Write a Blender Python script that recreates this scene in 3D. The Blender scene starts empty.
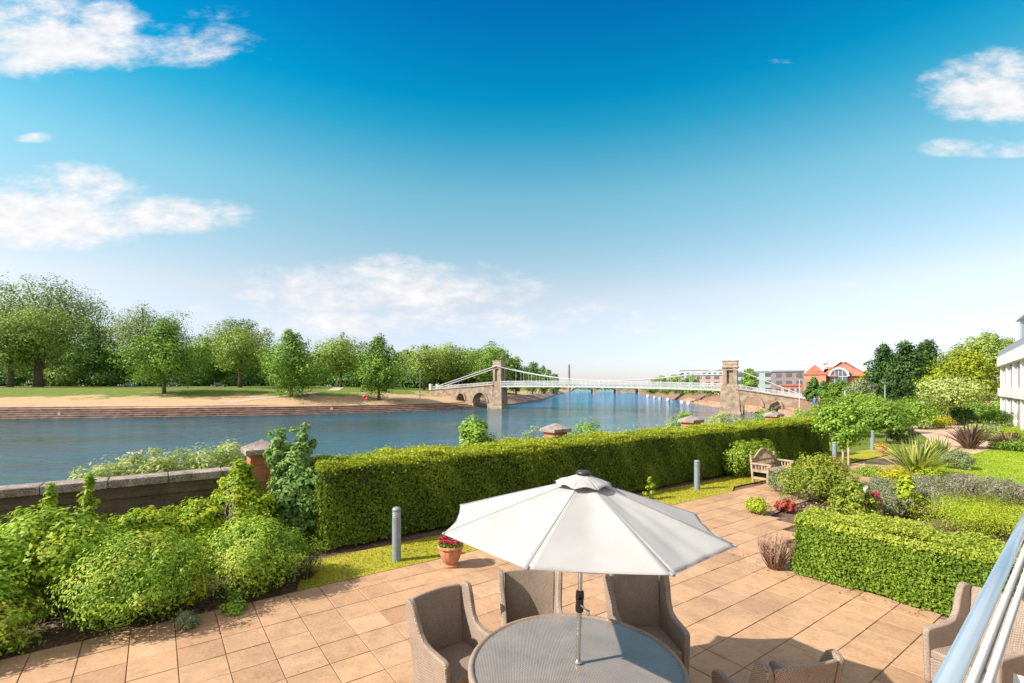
import bpy, bmesh, math, random
import numpy as np
from mathutils import Vector, Matrix, Quaternion
S = bpy.context.scene
COL = S.collection
F, YH, H = 490.0, 387.0, 3.1
def G(px, py, z=0.0):
    Y = F*(H-z)/(py-YH); return ((px-512)/F*Y, Y)
def AT(px, Y): return (px-512)/F*Y
def TN(t, n): return (.809*t-.588*n, .588*t+.809*n)
ANG = math.atan2(.588, .809)
rnd = random.Random(7)

# ------------------------------------------------------------------ objects
def tag(o, label=None, cat=None, group=None, kind=None):
    if label: o['label'] = label
    if cat: o['category'] = cat
    if group: o['group'] = group
    if kind: o['kind'] = kind
    return o
def empty(name, loc=(0, 0, 0), rz=0.0, label=None, cat=None, group=None):
    o = bpy.data.objects.new(name, None); COL.objects.link(o)
    o.location = loc; o.rotation_euler = (0, 0, rz); o.empty_display_size = .2
    return tag(o, label, cat, group)
def kids(o): return [c for c in bpy.data.objects if c.parent == o]
def copy_tree(o, parent=None):
    c = o.copy(); COL.objects.link(c)
    if parent: c.parent = parent
    for ch in kids(o): copy_tree(ch, c)
    return c
class MB:
    def __init__(s): s.v = []; s.f = []; s.t = []; s.n = 0
    def add(s, V, Fc, tint=None):
        V = [tuple(map(float, p)) for p in V]
        s.v += V; s.f += [tuple(i+s.n for i in f) for f in Fc]
        s.t += [0.5 if tint is None else tint]*len(V); s.n += len(V); return s
    def box(s, c, d, rz=0.0, rot=None, tint=None, taper=1.0):
        x, y, z = d[0]/2, d[1]/2, d[2]/2
        M = rot if rot is not None else Matrix.Rotation(rz, 3, 'Z')
        V = []
        for k, zz in ((1, -z), (taper, z)):
            for a, b in ((-x, -y), (x, -y), (x, y), (-x, y)):
                V.append(Vector(c)+M @ Vector((a*k, b*k, zz)))
        return s.add(V, [(3, 2, 1, 0), (4, 5, 6, 7), (0, 1, 5, 4), (1, 2, 6, 5), (2, 3, 7, 6), (3, 0, 4, 7)], tint)
    def bar(s, a, b, w, d=None, tint=None):
        a, b = Vector(a), Vector(b); d = d or w
        q = (b-a).to_track_quat('Z', 'Y').to_matrix()
        return s.box((a+b)/2, (w, d, (b-a).length), rot=q, tint=tint)
    def tube(s, P, R, k=8, tint=None):
        P = [Vector(p) for p in P]
        if not hasattr(R, '__len__'): R = [R]*len(P)
        V = []; Fc = []
        for i, p in enumerate(P):
            d = (P[min(i+1, len(P)-1)]-P[max(i-1, 0)])
            q = d.to_track_quat('Z', 'Y')
            for j in range(k):
                a = 2*math.pi*j/k
                V.append(p+q @ Vector((R[i]*math.cos(a), R[i]*math.sin(a), 0)))
        for i in range(len(P)-1):
            for j in range(k):
                Fc.append((i*k+j, i*k+(j+1) % k, (i+1)*k+(j+1) % k, (i+1)*k+j))
        Fc.append(tuple(range(k))[::-1]); Fc.append(tuple((len(P)-1)*k+j for j in range(k)))
        return s.add(V, Fc, tint)
    def lathe(s, prof, c=(0, 0, 0), k=24, flute=0, tint=None):
        V = []; Fc = []
        for i, (r, z) in enumerate(prof):
            for j in range(k):
                a = 2*math.pi*j/k
                rr = r*(1+flute*math.cos(a*k/4)) if flute and 0 < i < len(prof)-1 else r
                V.append((c[0]+rr*math.cos(a), c[1]+rr*math.sin(a), c[2]+z))
        for i in range(len(prof)-1):
            for j in range(k):
                Fc.append((i*k+j, i*k+(j+1) % k, (i+1)*k+(j+1) % k, (i+1)*k+j))
        Fc.append(tuple(range(k))[::-1]); Fc.append(tuple((len(prof)-1)*k+j for j in range(k)))
        return s.add(V, Fc, tint)
    def prism(s, poly, h0, h1, fn, tint=None):
        """extrude a 2D polygon; fn(a,b,h) -> xyz"""
        n = len(poly)
        V = [fn(a, b, h0) for a, b in poly]+[fn(a, b, h1) for a, b in poly]
        Fc = [tuple(range(n))[::-1], tuple(range(n, 2*n))]+[(i, (i+1) % n, n+(i+1) % n, n+i) for i in range(n)]
        return s.add(V, Fc, tint)
    def build(s, name, m, parent=None, smooth=False, bevel=0, seg=2, loc=None, solid=0):
        me = bpy.data.meshes.new(name); me.from_pydata(s.v, [], s.f)
        at = me.attributes.new('tint', 'FLOAT', 'POINT'); at.data.foreach_set('value', np.array(s.t, dtype=np.float32))
        bm = bmesh.new(); bm.from_mesh(me); bmesh.ops.recalc_face_normals(bm, faces=bm.faces)
        bm.to_mesh(me); bm.free()
        if smooth: me.shade_smooth()
        o = bpy.data.objects.new(name, me); COL.objects.link(o); me.materials.append(m)
        if loc is not None: o.location = loc
        if parent: o.parent = parent
        if solid:
            md = o.modifiers.new('thick', 'SOLIDIFY'); md.thickness = solid; md.offset = 0
        if bevel:
            md = o.modifiers.new('edge', 'BEVEL'); md.width = bevel; md.segments = seg; md.limit_method = 'ANGLE'; md.angle_limit = math.radians(40)
            if smooth is None or seg > 1: me.shade_smooth(); md.harden_normals = True
        return o
def npmesh(name, V, Q, tint, m, parent=None, smooth=False):
    me = bpy.data.meshes.new(name)
    nv, nf, k = len(V), len(Q), Q.shape[1]
    me.vertices.add(nv); me.vertices.foreach_set('co', np.ascontiguousarray(V, dtype=np.float32).ravel())
    me.loops.add(nf*k); me.loops.foreach_set('vertex_index', np.ascontiguousarray(Q, dtype=np.int32).ravel())
    me.polygons.add(nf); me.polygons.foreach_set('loop_start', np.arange(0, nf*k, k, dtype=np.int32))
    if smooth: me.polygons.foreach_set('use_smooth', np.ones(nf, dtype=bool))
    at = me.attributes.new('tint', 'FLOAT', 'POINT'); at.data.foreach_set('value', np.ascontiguousarray(tint, dtype=np.float32))
    me.update(calc_edges=True)
    me.materials.append(m)
    o = bpy.data.objects.new(name, me); COL.objects.link(o)
    if parent: o.parent = parent
    return o

# ------------------------------------------------------------------ materials
class NT:
    def __init__(s, tree): s.t = tree; s.t.nodes.clear()
    def n(s, ty, ins=None, out=0, **props):
        nd = s.t.nodes.new(ty)
        for k, v in props.items(): setattr(nd, k, v)
        for k, v in (ins or {}).items():
            sock = nd.inputs[k]
            if isinstance(v, bpy.types.NodeSocket): s.t.links.new(v, sock)
            elif isinstance(v, bpy.types.Node): s.t.links.new(v.outputs[0], sock)
            else:
                if isinstance(v, tuple) and len(v) == 3 and sock.type == 'RGBA': v = v+(1,)
                sock.default_value = v
        return nd
    def math(s, op, a, b=0.0, c=None, clamp=False):
        d = {0: a, 1: b}
        if c is not None: d[2] = c
        return s.n('ShaderNodeMath', d, operation=op, use_clamp=clamp).outputs[0]
    def mix(s, f, a, b, blend='MIX'):
        nd = s.t.nodes.new('ShaderNodeMix'); nd.data_type = 'RGBA'; nd.blend_type = blend
        for i, v in ((0, f), (6, a), (7, b)):
            if isinstance(v, bpy.types.NodeSocket): s.t.links.new(v, nd.inputs[i])
            else:
                if isinstance(v, tuple) and len(v) == 3: v = v+(1,)
                nd.inputs[i].default_value = v
        return nd.outputs[2]
    def ramp(s, f, stops, interp='LINEAR'):
        nd = s.n('ShaderNodeValToRGB', {0: f}); cr = nd.color_ramp; cr.interpolation = interp
        while len(cr.elements) > 1: cr.elements.remove(cr.elements[-1])
        for i, (p, c) in enumerate(stops):
            e = cr.elements[0] if i == 0 else cr.elements.new(p)
            e.position = p; e.color = (c if len(c) == 4 else tuple(c)+(1,))
        return nd.outputs[0]
    def noise(s, vec, scale, detail=4, rough=.55, out=0):
        return s.n('ShaderNodeTexNoise', {'Vector': vec, 'Scale': scale, 'Detail': detail, 'Roughness': rough}).outputs[out]
    def obj(s): return s.n('ShaderNodeTexCoord').outputs['Object']
    def pos(s): return s.n('ShaderNodeNewGeometry').outputs['Position']
    def attr(s, a='tint', out='Fac'): return s.n('ShaderNodeAttribute', attribute_name=a).outputs[out]
    def maprange(s, v, a, b, c=0., d=1.): return s.n('ShaderNodeMapRange', {0: v, 1: a, 2: b, 3: c, 4: d}).outputs[0]
def newmat(name):
    m = bpy.data.materials.new(name); m.use_nodes = True
    return m, NT(m.node_tree)
def finish(nt, sh): nt.n('ShaderNodeOutputMaterial', {'Surface': sh})
def paint(name, c, rough=.5, metal=0., var=.12, scale=6., bump=0., bscale=40., spec=.5, coat=0.):
    """plain surface with uneven tone and a little relief"""
    m, nt = newmat(name); p = nt.obj()
    nz = nt.noise(p, scale, 5)
    dark = tuple(x*(1-var*1.6) for x in c); lite = tuple(min(1, x*(1+var)) for x in c)
    colr = nt.ramp(nz, [(.3, dark), (.7, lite)])
    ins = {'Base Color': colr, 'Roughness': nt.maprange(nt.noise(p, scale*2.3, 3), .3, .7, max(.02, rough-.08), min(1, rough+.08)), 'Metallic': metal, 'Specular IOR Level': spec, 'Coat Weight': coat}
    if bump: ins['Normal'] = nt.n('ShaderNodeBump', {'Height': nt.noise(p, bscale, 4), 'Strength': bump, 'Distance': .01})
    finish(nt, nt.n('ShaderNodeBsdfPrincipled', ins)); return m
def leafmat(name, c0, c1, c2, trans=.33, rough=.55, spec=.18, tip=None):
    """leaf: colour picked per leaf along c0..c2, part of the light shines through"""
    m, nt = newmat(name)
    colr = nt.ramp(nt.attr(), [(0., c0), (.5, c1), (1., c2)] if tip is None else [(0., c0), (.5, c1), (.88, c2), (.95, c2), (1., tip)])
    pr = nt.n('ShaderNodeBsdfPrincipled', {'Base Color': colr, 'Roughness': rough, 'Specular IOR Level': spec})
    tr = nt.n('ShaderNodeBsdfTranslucent', {'Color': nt.mix(1., colr, (1.15, 1.2, .55), 'MULTIPLY')})
    finish(nt, nt.n('ShaderNodeMixShader', {0: trans, 1: pr.outputs[0], 2: tr.outputs[0]})); return m
def tintmat(name, stops, rough=.7, nscale=20., nvar=.2, bump=.0, bscale=60., spec=.3):
    """colour picked per piece by the tint attribute, with noise on top"""
    m, nt = newmat(name); p = nt.obj()
    c = nt.ramp(nt.attr(), stops)
    nz = nt.noise(p, nscale, 5)
    c = nt.mix(1., c, nt.ramp(nz, [(.3, (1-nvar,)*3), (.7, (1+nvar*.4,)*3)]), 'MULTIPLY')
    ins = {'Base Color': c, 'Roughness': rough, 'Specular IOR Level': spec}
    if bump: ins['Normal'] = nt.n('ShaderNodeBump', {'Height': nt.noise(p, bscale, 5), 'Strength': bump, 'Distance': .01})
    finish(nt, nt.n('ShaderNodeBsdfPrincipled', ins)); return m
M = {}
# foliage kinds (dark .. mid .. young growth)
M['hedge'] = leafmat('hedge_leaf', (.085, .145, .018), (.175, .255, .028), (.36, .40, .035))
M['box_hedge'] = leafmat('box_hedge_leaf', (.085, .155, .016), (.20, .30, .028), (.38, .43, .06))
M['nandina'] = leafmat('nandina_leaf', (.06, .14, .014), (.20, .34, .03), (.44, .53, .075), tip=(.55, .36, .08))
M['choisya'] = leafmat('choisya_leaf', (.09, .18, .015), (.24, .36, .02), (.46, .46, .035))
M['rowan'] = leafmat('rowan_leaf', (.085, .18, .015), (.2, .34, .025), (.40, .46, .04))
M['ivy'] = leafmat('climber_leaf', (.075, .16, .04), (.16, .30, .075), (.34, .46, .14))
M['bank'] = leafmat('bank_leaf', (0.146, 0.212, 0.0488), (0.325, 0.406, 0.0975), (0.55, 0.55, 0.26))
M['bank_green'] = leafmat('bank_green_leaf', (0.0875, 0.175, 0.025), (0.2, 0.338, 0.0375), (0.375, 0.5, 0.0875))
M['lime'] = leafmat('lime_leaf', (0.163, 0.237, 0.015), (0.312, 0.4, 0.025), (0.475, 0.512, 0.0375))
M['yellow'] = leafmat('yellow_leaf', (0.25, 0.25, 0.015), (0.425, 0.4, 0.0187), (0.575, 0.5, 0.025))
M['grey_leaf'] = leafmat('grey_leaf', (0.112, 0.15, 0.075), (0.213, 0.263, 0.138), (0.35, 0.375, 0.237))
M['catmint'] = leafmat('catmint_leaf', (.13, .17, .08), (.22, .26, .14), (.38, .34, .26))
M['purple'] = leafmat('purple_leaf', (0.0625, 0.0375, 0.0375), (0.15, 0.0938, 0.0813), (0.338, 0.225, 0.175))
M['blade'] = leafmat('blade_leaf', (0.0875, 0.15, 0.0375), (0.275, 0.325, 0.075), (0.562, 0.525, 0.15))
M['red'] = leafmat('red_leaf', (0.163, 0.025, 0.025), (0.375, 0.0688, 0.05), (0.5, 0.175, 0.112))
M['garden'] = leafmat('garden_leaf', (0.0625, 0.125, 0.0187), (0.15, 0.263, 0.0312), (0.3, 0.4, 0.0625))
M['gold_rose'] = leafmat('rose_leaf', (.08, .14, .018), (.21, .28, .035), (.42, .42, .06))
M['tree_mid'] = leafmat('tree_leaf_mid', (0.0827, 0.156, 0.0257), (0.165, 0.285, 0.0405), (0.294, 0.405, 0.0644), .22)
M['tree_yellow'] = leafmat('tree_leaf_yellow', (0.091, 0.15, 0.026), (0.215, 0.293, 0.052), (0.351, 0.429, 0.0975), .22)
M['tree_dark'] = leafmat('tree_leaf_dark', (0.0367, 0.092, 0.022), (0.0827, 0.176, 0.0331), (0.165, 0.277, 0.0515), .22)
M['tree_maple'] = leafmat('tree_leaf_maple', (0.052, 0.117, 0.0156), (0.124, 0.24, 0.0286), (0.26, 0.403, 0.0585), .22)
M['tree_grey'] = leafmat('tree_leaf_grey', (0.092, 0.147, 0.0459), (0.183, 0.257, 0.0827), (0.314, 0.367, 0.129), .22)
M['conifer'] = leafmat('conifer_leaf', (.018, .05, .012), (.045, .10, .022), (.10, .17, .04), .2)
M['gold_conifer'] = leafmat('gold_conifer_leaf', (.09, .13, .012), (.22, .28, .018), (.40, .42, .025), .2)
M['petal_pink'] = leafmat('petal_pink', (.35, .01, .06), (.5, .02, .1), (.62, .12, .22), .3)
M['petal_white'] = leafmat('petal_white', (.6, .5, .4), (.75, .68, .58), (.85, .82, .76), .3)
M['petal_lilac'] = leafmat('petal_lilac', (.26, .14, .24), (.36, .22, .33), (.5, .36, .44), .3)
M['grass'] = leafmat('grass_blade', (.17, .18, .015), (.31, .29, .025), (.44, .37, .06), .3)
M['grass_lawn'] = leafmat('lawn_blade', (.13, .21, .015), (.25, .34, .025), (.38, .42, .06), .3)
M['bark'] = paint('bark', (.12, .085, .06), .9, var=.4, scale=3, bump=.6, bscale=14)
M['twig'] = paint('twig', (.17, .11, .08), .9, var=.35, scale=20)
M['pale_twig'] = paint('pale_twig', (.4, .33, .25), .9, var=.2, scale=20)
M['red_twig'] = paint('red_twig', (.30, .17, .12), .9, var=.3, scale=20)

# ------------------------------------------------------------------ foliage builders
def unit(a): return a/np.maximum(np.linalg.norm(a, axis=1, keepdims=True), 1e-9)
def leafquads(P, N, L, asp, rg, fold=.15):
    n = len(P); N = unit(N); r = unit(rg.normal(size=(n, 3)))
    T = unit(r-(r*N).sum(1, keepdims=True)*N); B = np.cross(N, T)
    L = (L*rg.uniform(.55, 1.4, n))[:, None]; W = L*asp
    V = np.empty((n, 4, 3))
    V[:, 0] = P-T*L*.5; V[:, 2] = P+T*L*.5
    V[:, 1] = P+B*W*.5+N*W*fold-T*L*.05; V[:, 3] = P-B*W*.5+N*W*fold-T*L*.05
    return V.reshape(-1, 3), np.arange(4*n).reshape(n, 4)
def lumps(rg, K, w, h, shape):
    """clump centres in a crown of width w and height h standing on 0"""
    C = []; R = []
    for i in range(K):
        f = (i+rg.uniform(.1, .9))/K
        if shape == 'egg': pr = math.sin(math.pi*min(1, (f*.85+.12)))**.7*(1.12-.55*f)
        elif shape == 'cone': pr = (1-f)**.8*.95+.08
        elif shape == 'dome': pr = math.sqrt(max(.05, 1-(f*.93)**2))
        elif shape == 'flat': pr = .55+.45*math.sin(math.pi*f)
        else: pr = math.sqrt(max(.04, 1-(2*f-1)**2*.95))
        a = i*2.39996+rg.uniform(-.5, .5); q = rg.uniform(.45, .95) if i % 4 else rg.uniform(0, .4)
        r = rg.uniform(.27, .43)*w*.5*(.6+.4*pr)*(1.25 if K < 20 else 1.1)
        rad = max(0, pr*w*.5*(.35+.65*q)-r*.75)
        C.append((math.cos(a)*rad, math.sin(a)*rad, r*.55+f*(h-r*1.45))); R.append(r)
    C, R = np.array(C), np.array(R); d = np.hypot(C[:, 0], C[:, 1]); mr = R.mean()
    cur = np.percentile(d+R, 88); C[:, :2] *= np.clip((w/2-mr)/max(cur-mr, .2*mr), .3, 2.5)
    lo, hi = (C[:, 2]-R*.8).min(), (C[:, 2]+R*.92).max(); k = (h-mr)/max(hi-lo-mr, .3*mr)
    C[:, 2] = np.clip((C[:, 2]-lo-mr*.5)*k+mr*.5, mr*.15, None)
    # smaller sprays growing out of the clumps make the outline ragged
    K2 = int(K*1.6); k = rg.integers(0, K, K2); d = unit(rg.normal(size=(K2, 3))+np.array((0, 0, .35))); out = C[k]*np.array((1, 1, 0)); d = unit(d+.7*unit(out+1e-6))
    C2 = C[k]+d*R[k][:, None]*rg.uniform(.75, 1.1, (K2, 1)); R2 = R[k]*rg.uniform(.28, .5, K2)
    C2[:, 2] = np.minimum(C2[:, 2], h+.05*w-R2)
    return np.concatenate((C, C2)), np.concatenate((R, R2))
def foliage(rg, C, R, n, L, asp, fill=.15, flat=1., ctr=None, up=.35, tvar=.5):
    w = R**2; k = rg.choice(len(R), n, p=w/w.sum())
    d = unit(rg.normal(size=(n, 3))); d[:, 2] = np.where((d[:, 2] < -.3) & (rg.random(n) < .45), -d[:, 2]*.6, d[:, 2])
    rr = R[k]*(1-.65*rg.random(n)**1.8)*rg.uniform(.85, 1.15, n)
    P = C[k]+d*rr[:, None]*np.array((1, 1, flat))
    ctr = C.mean(0) if ctr is None else ctr
    N = d*.9+unit(P-ctr)*.45+rg.normal(size=(n, 3))*.33+np.array((0, 0, up))
    kt = rg.random(len(R))
    t = np.clip((1-tvar)*kt[k]+tvar*rg.random(n)+.15*d[:, 2], 0, 1)
    return P, N, t
def addtint(t, n=4): return np.repeat(t, n)
def limbs(rg, C, th, tr, n, k=7, z0=0.):
    b = MB(); lean = rg.uniform(-.03, .03, 2)*th
    b.tube([(0, 0, z0-.3), (lean[0]*.3, lean[1]*.3, th*.35), (lean[0]*.7, lean[1]*.7, th*.7), (lean[0], lean[1], th*1.15)], [tr*1.35, tr, tr*.85, tr*.5], k)
    for i in rg.choice(len(C), min(n, len(C)), replace=False):
        c = C[i]; s = rg.uniform(.75, 1.1)*th; m = np.array((c[0]*.45, c[1]*.45, s+(c[2]-s)*.6))
        b.tube([(lean[0]*.7, lean[1]*.7, s*.9), m, c], [tr*.5, tr*.3, tr*.1], 5)
    return b
SEED = [11]
def rng():
    SEED[0] += 1; return np.random.default_rng(SEED[0])
def tree(name, label, x, y, z, h, w, base, mat, cat='tree', group=None, n=5000, L=.5, shape='round', K=26, tr=None, nl=7, wide=1., bark='bark', fill=.1, asp=.75, up=.35):
    rg = rng(); ro = empty(name, (x, y, z), 0, label, cat, group)
    C, R = lumps(rg, K, w, h-base, shape); C[:, 2] += base; C[:, 1] *= wide
    limbs(rg, C, base+.25*(h-base), tr or h*.022, nl).build('trunk', M[bark], ro, smooth=True)
    P, N, t = foliage(rg, C, R, n, L, asp, up=up)
    V, Q = leafquads(P, N, L, asp, rg)
    npmesh('crown', V, Q, addtint(t), M[mat], ro); return ro
def shrub(name, label, x, y, z, w, d, h, mat, cat='shrub', group=None, n=6000, L=.05, asp=.55, shape='dome', K=22, rz=0., stems=6, base=.0, flowers=None, nf=0, fl=.03, up=.48, twig='twig', single=False):
    rg = rng(); C, R = lumps(rg, K, w, h-base, shape); C[:, 2] += base; C[:, 1] *= d/w
    P, N, t = foliage(rg, C, R, n, L, asp, up=up)
    ok = P[:, 2] > .02; P, N, t = P[ok], N[ok], t[ok]
    V, Q = leafquads(P, N, L, asp, rg)
    if single:
        o = npmesh(name, V, Q, addtint(t), M[mat]); o.location = (x, y, z); o.rotation_euler = (0, 0, rz)
        return tag(o, label, cat, group)
    ro = empty(name, (x, y, z), rz, label, cat, group)
    npmesh('foliage', V, Q, addtint(t), M[mat], ro)
    b = MB()
    for i in range(stems):
        c = C[rg.integers(len(C))]; s = rg.uniform(-.12, .12, 2)*w
        b.tube([(s[0], s[1], -.05), (c[0]*.5+s[0]*.5, c[1]*.5+s[1]*.5, c[2]*.5), tuple(c)], [.012*(h+.4), .009*(h+.4), .004], 5)
    b.build('stem', M[twig], ro, smooth=True)
    if flowers:
        k = rg.choice(len(P), nf); top = P[k]+unit(N[k])*L*.6
        keep = np.argsort(-top[:, 2])[:max(4, int(nf*.8))]; top = top[keep]
        cl = np.repeat(top, 7, 0)+rg.normal(size=(len(top)*7, 3))*fl*.4
        V, Q = leafquads(cl, rg.normal(size=cl.shape)+np.array((0, 0, .8)), fl, .8, rg)
        npmesh('flowers', V, Q, rg.random(len(V)//4).repeat(4), M[flowers], ro)
    return ro
def blades(name, label, x, y, z, h, r, n, mat, wd=.04, cat='plant', group=None, droop=.5):
    """strap-leaved clump: every leaf a bent tapering strip"""
    rg = rng(); V = []; Q = []; T = []
    for i in range(n):
        a = rg.uniform(0, 6.283); e = rg.uniform(0.05, 1)**.7; l = h*rg.uniform(.65, 1.1); o = rg.uniform(0, .18, 2)*r
        dx, dy = math.cos(a), math.sin(a); tv = rg.random(); sx, sy = -dy, dx; b = len(V)
        for s in range(6):
            f = s/5; rad = r*e*(f+droop*e*f*f)/1.3+o[0]; zz = l*(f*(1-.22*e)-droop*.55*e*f*f*f)
            ww = wd*(1-f)**.6*.5*(.6+1.2*min(f*3, 1)*.4)+.001
            V += [(dx*rad+sx*ww, dy*rad+sy*ww, zz), (dx*rad-sx*ww, dy*rad-sy*ww, zz+ww*.4)]; T += [tv, tv]
        for s in range(5): Q.append((b+2*s, b+2*s+1, b+2*s+3, b+2*s+2))
    o = npmesh(name, np.array(V), np.array(Q), np.array(T), M[mat]); o.location = (x, y, z)
    return tag(o, label, cat, group)
def hedge(name, label, a, b, depth, h, mat, n, L, cat='hedge', group=None, top=.75, z=0., wob=.04):
    """clipped hedge between ground points a and b (front face line), leaves set densely over its faces"""
    rg = rng(); a, b = np.array(a), np.array(b); ln = np.linalg.norm(b-a); e = (b-a)/ln; nn = np.array((-e[1], e[0]))
    ro = empty(name, (a[0], a[1], z), math.atan2(e[1], e[0]), label, cat, group)
    areas = np.array([ln*h, ln*h*.5, ln*depth*1.25, depth*h, depth*h]); k = rg.choice(5, n, p=areas/areas.sum())
    u, v, w = rg.random(n), rg.random(n), rg.random(n)
    P = np.empty((n, 3)); N = np.zeros((n, 3))
    X, Y, Z = u*ln, w*depth, v*h
    ins = rg.random(n)**2*.12
    for kk, (fx, fn) in enumerate((('f', (0, -1, 0)), ('b', (0, 1, 0)), ('t', (0, 0, 1)), ('l', (-1, 0, 0)), ('r', (1, 0, 0)))):
        s = k == kk; px, py, pz = X.copy(), Y.copy(), Z.copy()
        if fx == 'f': py = ins
        if fx == 'b': py = depth-ins
        if fx == 't': pz = h-ins*.7
        if fx == 'l': px = ins
        if fx == 'r': px = ln-ins
        P[s] = np.stack((px, py, pz), 1)[s]; N[s] = fn
    ph = rg.uniform(0, 6, 6)
    wv = np.sin(P[:, 0]*2.1+ph[0])*np.sin(P[:, 2]*3.+ph[1])+np.sin(P[:, 0]*5.3+ph[2]+P[:, 1]*4)*.6+np.sin(P[:, 2]*7+P[:, 0]*9+ph[3])*.4
    P += N*(wv*wob+rg.uniform(-.02, .05, n))[:, None]
    P[:, 2] = np.maximum(P[:, 2], .04)
    st = rg.random(n) < .035; P[st] += N[st]*rg.uniform(.02, .13, (int(st.sum()), 1))      # stray shoots
    # rounded shoulders
    sh = np.clip((P[:, 2]-h+.12)/.12, 0, 1); P[:, 1] += np.where(P[:, 1] < depth/2, 1, -1)*sh**2*.05
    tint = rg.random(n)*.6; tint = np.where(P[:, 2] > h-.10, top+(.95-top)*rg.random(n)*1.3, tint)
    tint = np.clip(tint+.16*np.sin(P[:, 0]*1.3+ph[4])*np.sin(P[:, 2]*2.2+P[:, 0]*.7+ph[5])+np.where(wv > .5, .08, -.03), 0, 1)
    V, Q = leafquads(P, N*.9+rg.normal(size=(n, 3))*.5, L, .6, rg)
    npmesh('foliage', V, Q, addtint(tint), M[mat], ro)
    c = MB(); c.box((ln/2, depth/2, h/2-.04), (ln-.24, depth-.24, h-.16))
    c.build('twig_core', M['hedge_core'], ro); return ro
M['hedge_core'] = paint('hedge_core', (.035, .04, .015), .95, var=.5, scale=25, bump=.8, bscale=60)
# ------------------------------------------------------------------ camera, sun, sky
cam = bpy.data.cameras.new('camera'); co = bpy.data.objects.new('camera', cam); COL.objects.link(co)
co.location = (0, 0, H); co.rotation_euler = (math.pi/2, 0, 0)
cam.sensor_width = 36; cam.lens = F*36/1024; cam.shift_y = (YH-341.5)/1024; cam.clip_end = 8000; cam.clip_start = .05
S.camera = co
EL, AZ = math.radians(38), math.radians(18)
sl = bpy.data.lights.new('sun', 'SUN'); sl.energy = 4.6; sl.angle = math.radians(.55); sl.color = (1, .93, .82)
so = bpy.data.objects.new('sun', sl); COL.objects.link(so)
so.rotation_euler = Vector((math.cos(AZ)*math.cos(EL), math.sin(AZ)*math.cos(EL), -math.sin(EL))).to_track_quat('-Z', 'Y').to_euler()
W = bpy.data.worlds.new('World'); S.world = W; W.use_nodes = True
nt = NT(W.node_tree)
dirv = nt.n('ShaderNodeTexCoord').outputs['Generated']
sky = nt.n('ShaderNodeTexSky', sky_type='NISHITA', sun_disc=False, sun_elevation=EL, sun_rotation=math.atan2(-math.cos(AZ), -math.sin(AZ)) % (2*math.pi), altitude=0., air_density=1.0, dust_density=.6, ozone_density=2.2)
sep = nt.n('ShaderNodeSeparateXYZ', {0: dirv})
sx, sy, sz = sep.outputs
el = nt.math('ARCSINE', sz)
az = nt.math('ARCTAN2', sx, sy)
# clear-air tone by height: pale near the horizon, deep and saturated overhead
grad = nt.ramp(nt.math('DIVIDE', el, 1.2, clamp=True), [(0., (.88, .85, 1.05)), (.03, (.9, .86, 1.05)), (.147, (1.42, 1.09, .88)), (.304, (.80, 1.26, .99)), (.40, (.11, 1.07, 1.01)), (.442, (.008, .94, 1.03)), (.547, (.004, .64, .98)), (.75, (.004, .5, .85)), (1., (.1, .4, .8))])
skyc = nt.mix(1., nt.mix(1., sky.outputs[0], grad, 'MULTIPLY'), (.92, .92, .92), 'MULTIPLY')
# clouds
fy = nt.math('MAXIMUM', sy, .02)
cu, cv = nt.math('DIVIDE', sx, fy), nt.math('DIVIDE', sz, fy)        # level cloud bands ahead
comb = nt.n('ShaderNodeCombineXYZ', {0: cu, 1: nt.math('MULTIPLY', cv, 2.1), 2: 0.}).outputs[0]
n1 = nt.noise(comb, 6.5, 9, .6); n2 = nt.noise(comb, 22., 7, .62)
def pxdir(px, py):
    return (px-512)/F, (YH-py)/F
tot = None
for px, py, hw, hh, amp in ((40, 45, 150, 62, 1.), (170, 50, 125, 34, .8), (60, 218, 115, 62, 1.05), (150, 220, 130, 30, .9), (-30, 215, 120, 50, 1.), (38, 139, 28, 8, .6), (380, 294, 200, 44, .82), (420, 324, 320, 34, .66), (1000, 96, 96, 52, 1.), (990, 150, 84, 17, .72), (965, 288, 80, 15, .45), (822, 285, 50, 11, .4), (212, 14, 50, 14, .5), (781, 62, 22, 5, .45)):
    a, e = pxdir(px, py); a1, e1 = pxdir(px+hw, py); a0, e0 = pxdir(px, py-hh)
    ra, re = abs(a1-a), abs(e0-e)
    qa = nt.math('DIVIDE', nt.math('SUBTRACT', cu, a), ra); dv = nt.math('SUBTRACT', cv, e); qe = nt.math('DIVIDE', nt.math('MAXIMUM', dv, nt.math('MULTIPLY', dv, -1.6)), re)
    g = nt.math('SUBTRACT', 1., nt.math('ADD', nt.math('MULTIPLY', qa, qa), nt.math('MULTIPLY', qe, qe)), clamp=True)
    g = nt.math('MULTIPLY', nt.math('POWER', g, .6), amp)
    tot = g if tot is None else nt.math('MAXIMUM', tot, g)
dens = nt.math('ADD', nt.math('MULTIPLY', nt.math('SUBTRACT', n1, .5), 2.3), nt.math('MULTIPLY', nt.math('SUBTRACT', n2, .5), .75))
cov = nt.math('ADD', nt.math('MULTIPLY', tot, 1.15), nt.math('SUBTRACT', dens, .38))
cov = nt.n('ShaderNodeMapRange', {0: cov, 1: -.05, 2: .9, 3: 0., 4: .92}, interpolation_type='SMOOTHSTEP').outputs[0]
cov = nt.math('MULTIPLY', cov, nt.n('ShaderNodeMapRange', {0: tot, 1: .0, 2: .5, 3: 0., 4: 1.}, interpolation_type='SMOOTHSTEP').outputs[0])
cc = nt.ramp(n2, [(.3, (4.45, 4.3, 4.4)), (.7, (5.3, 5.15, 5.1))])
fin = nt.mix(cov, skyc, cc)
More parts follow.
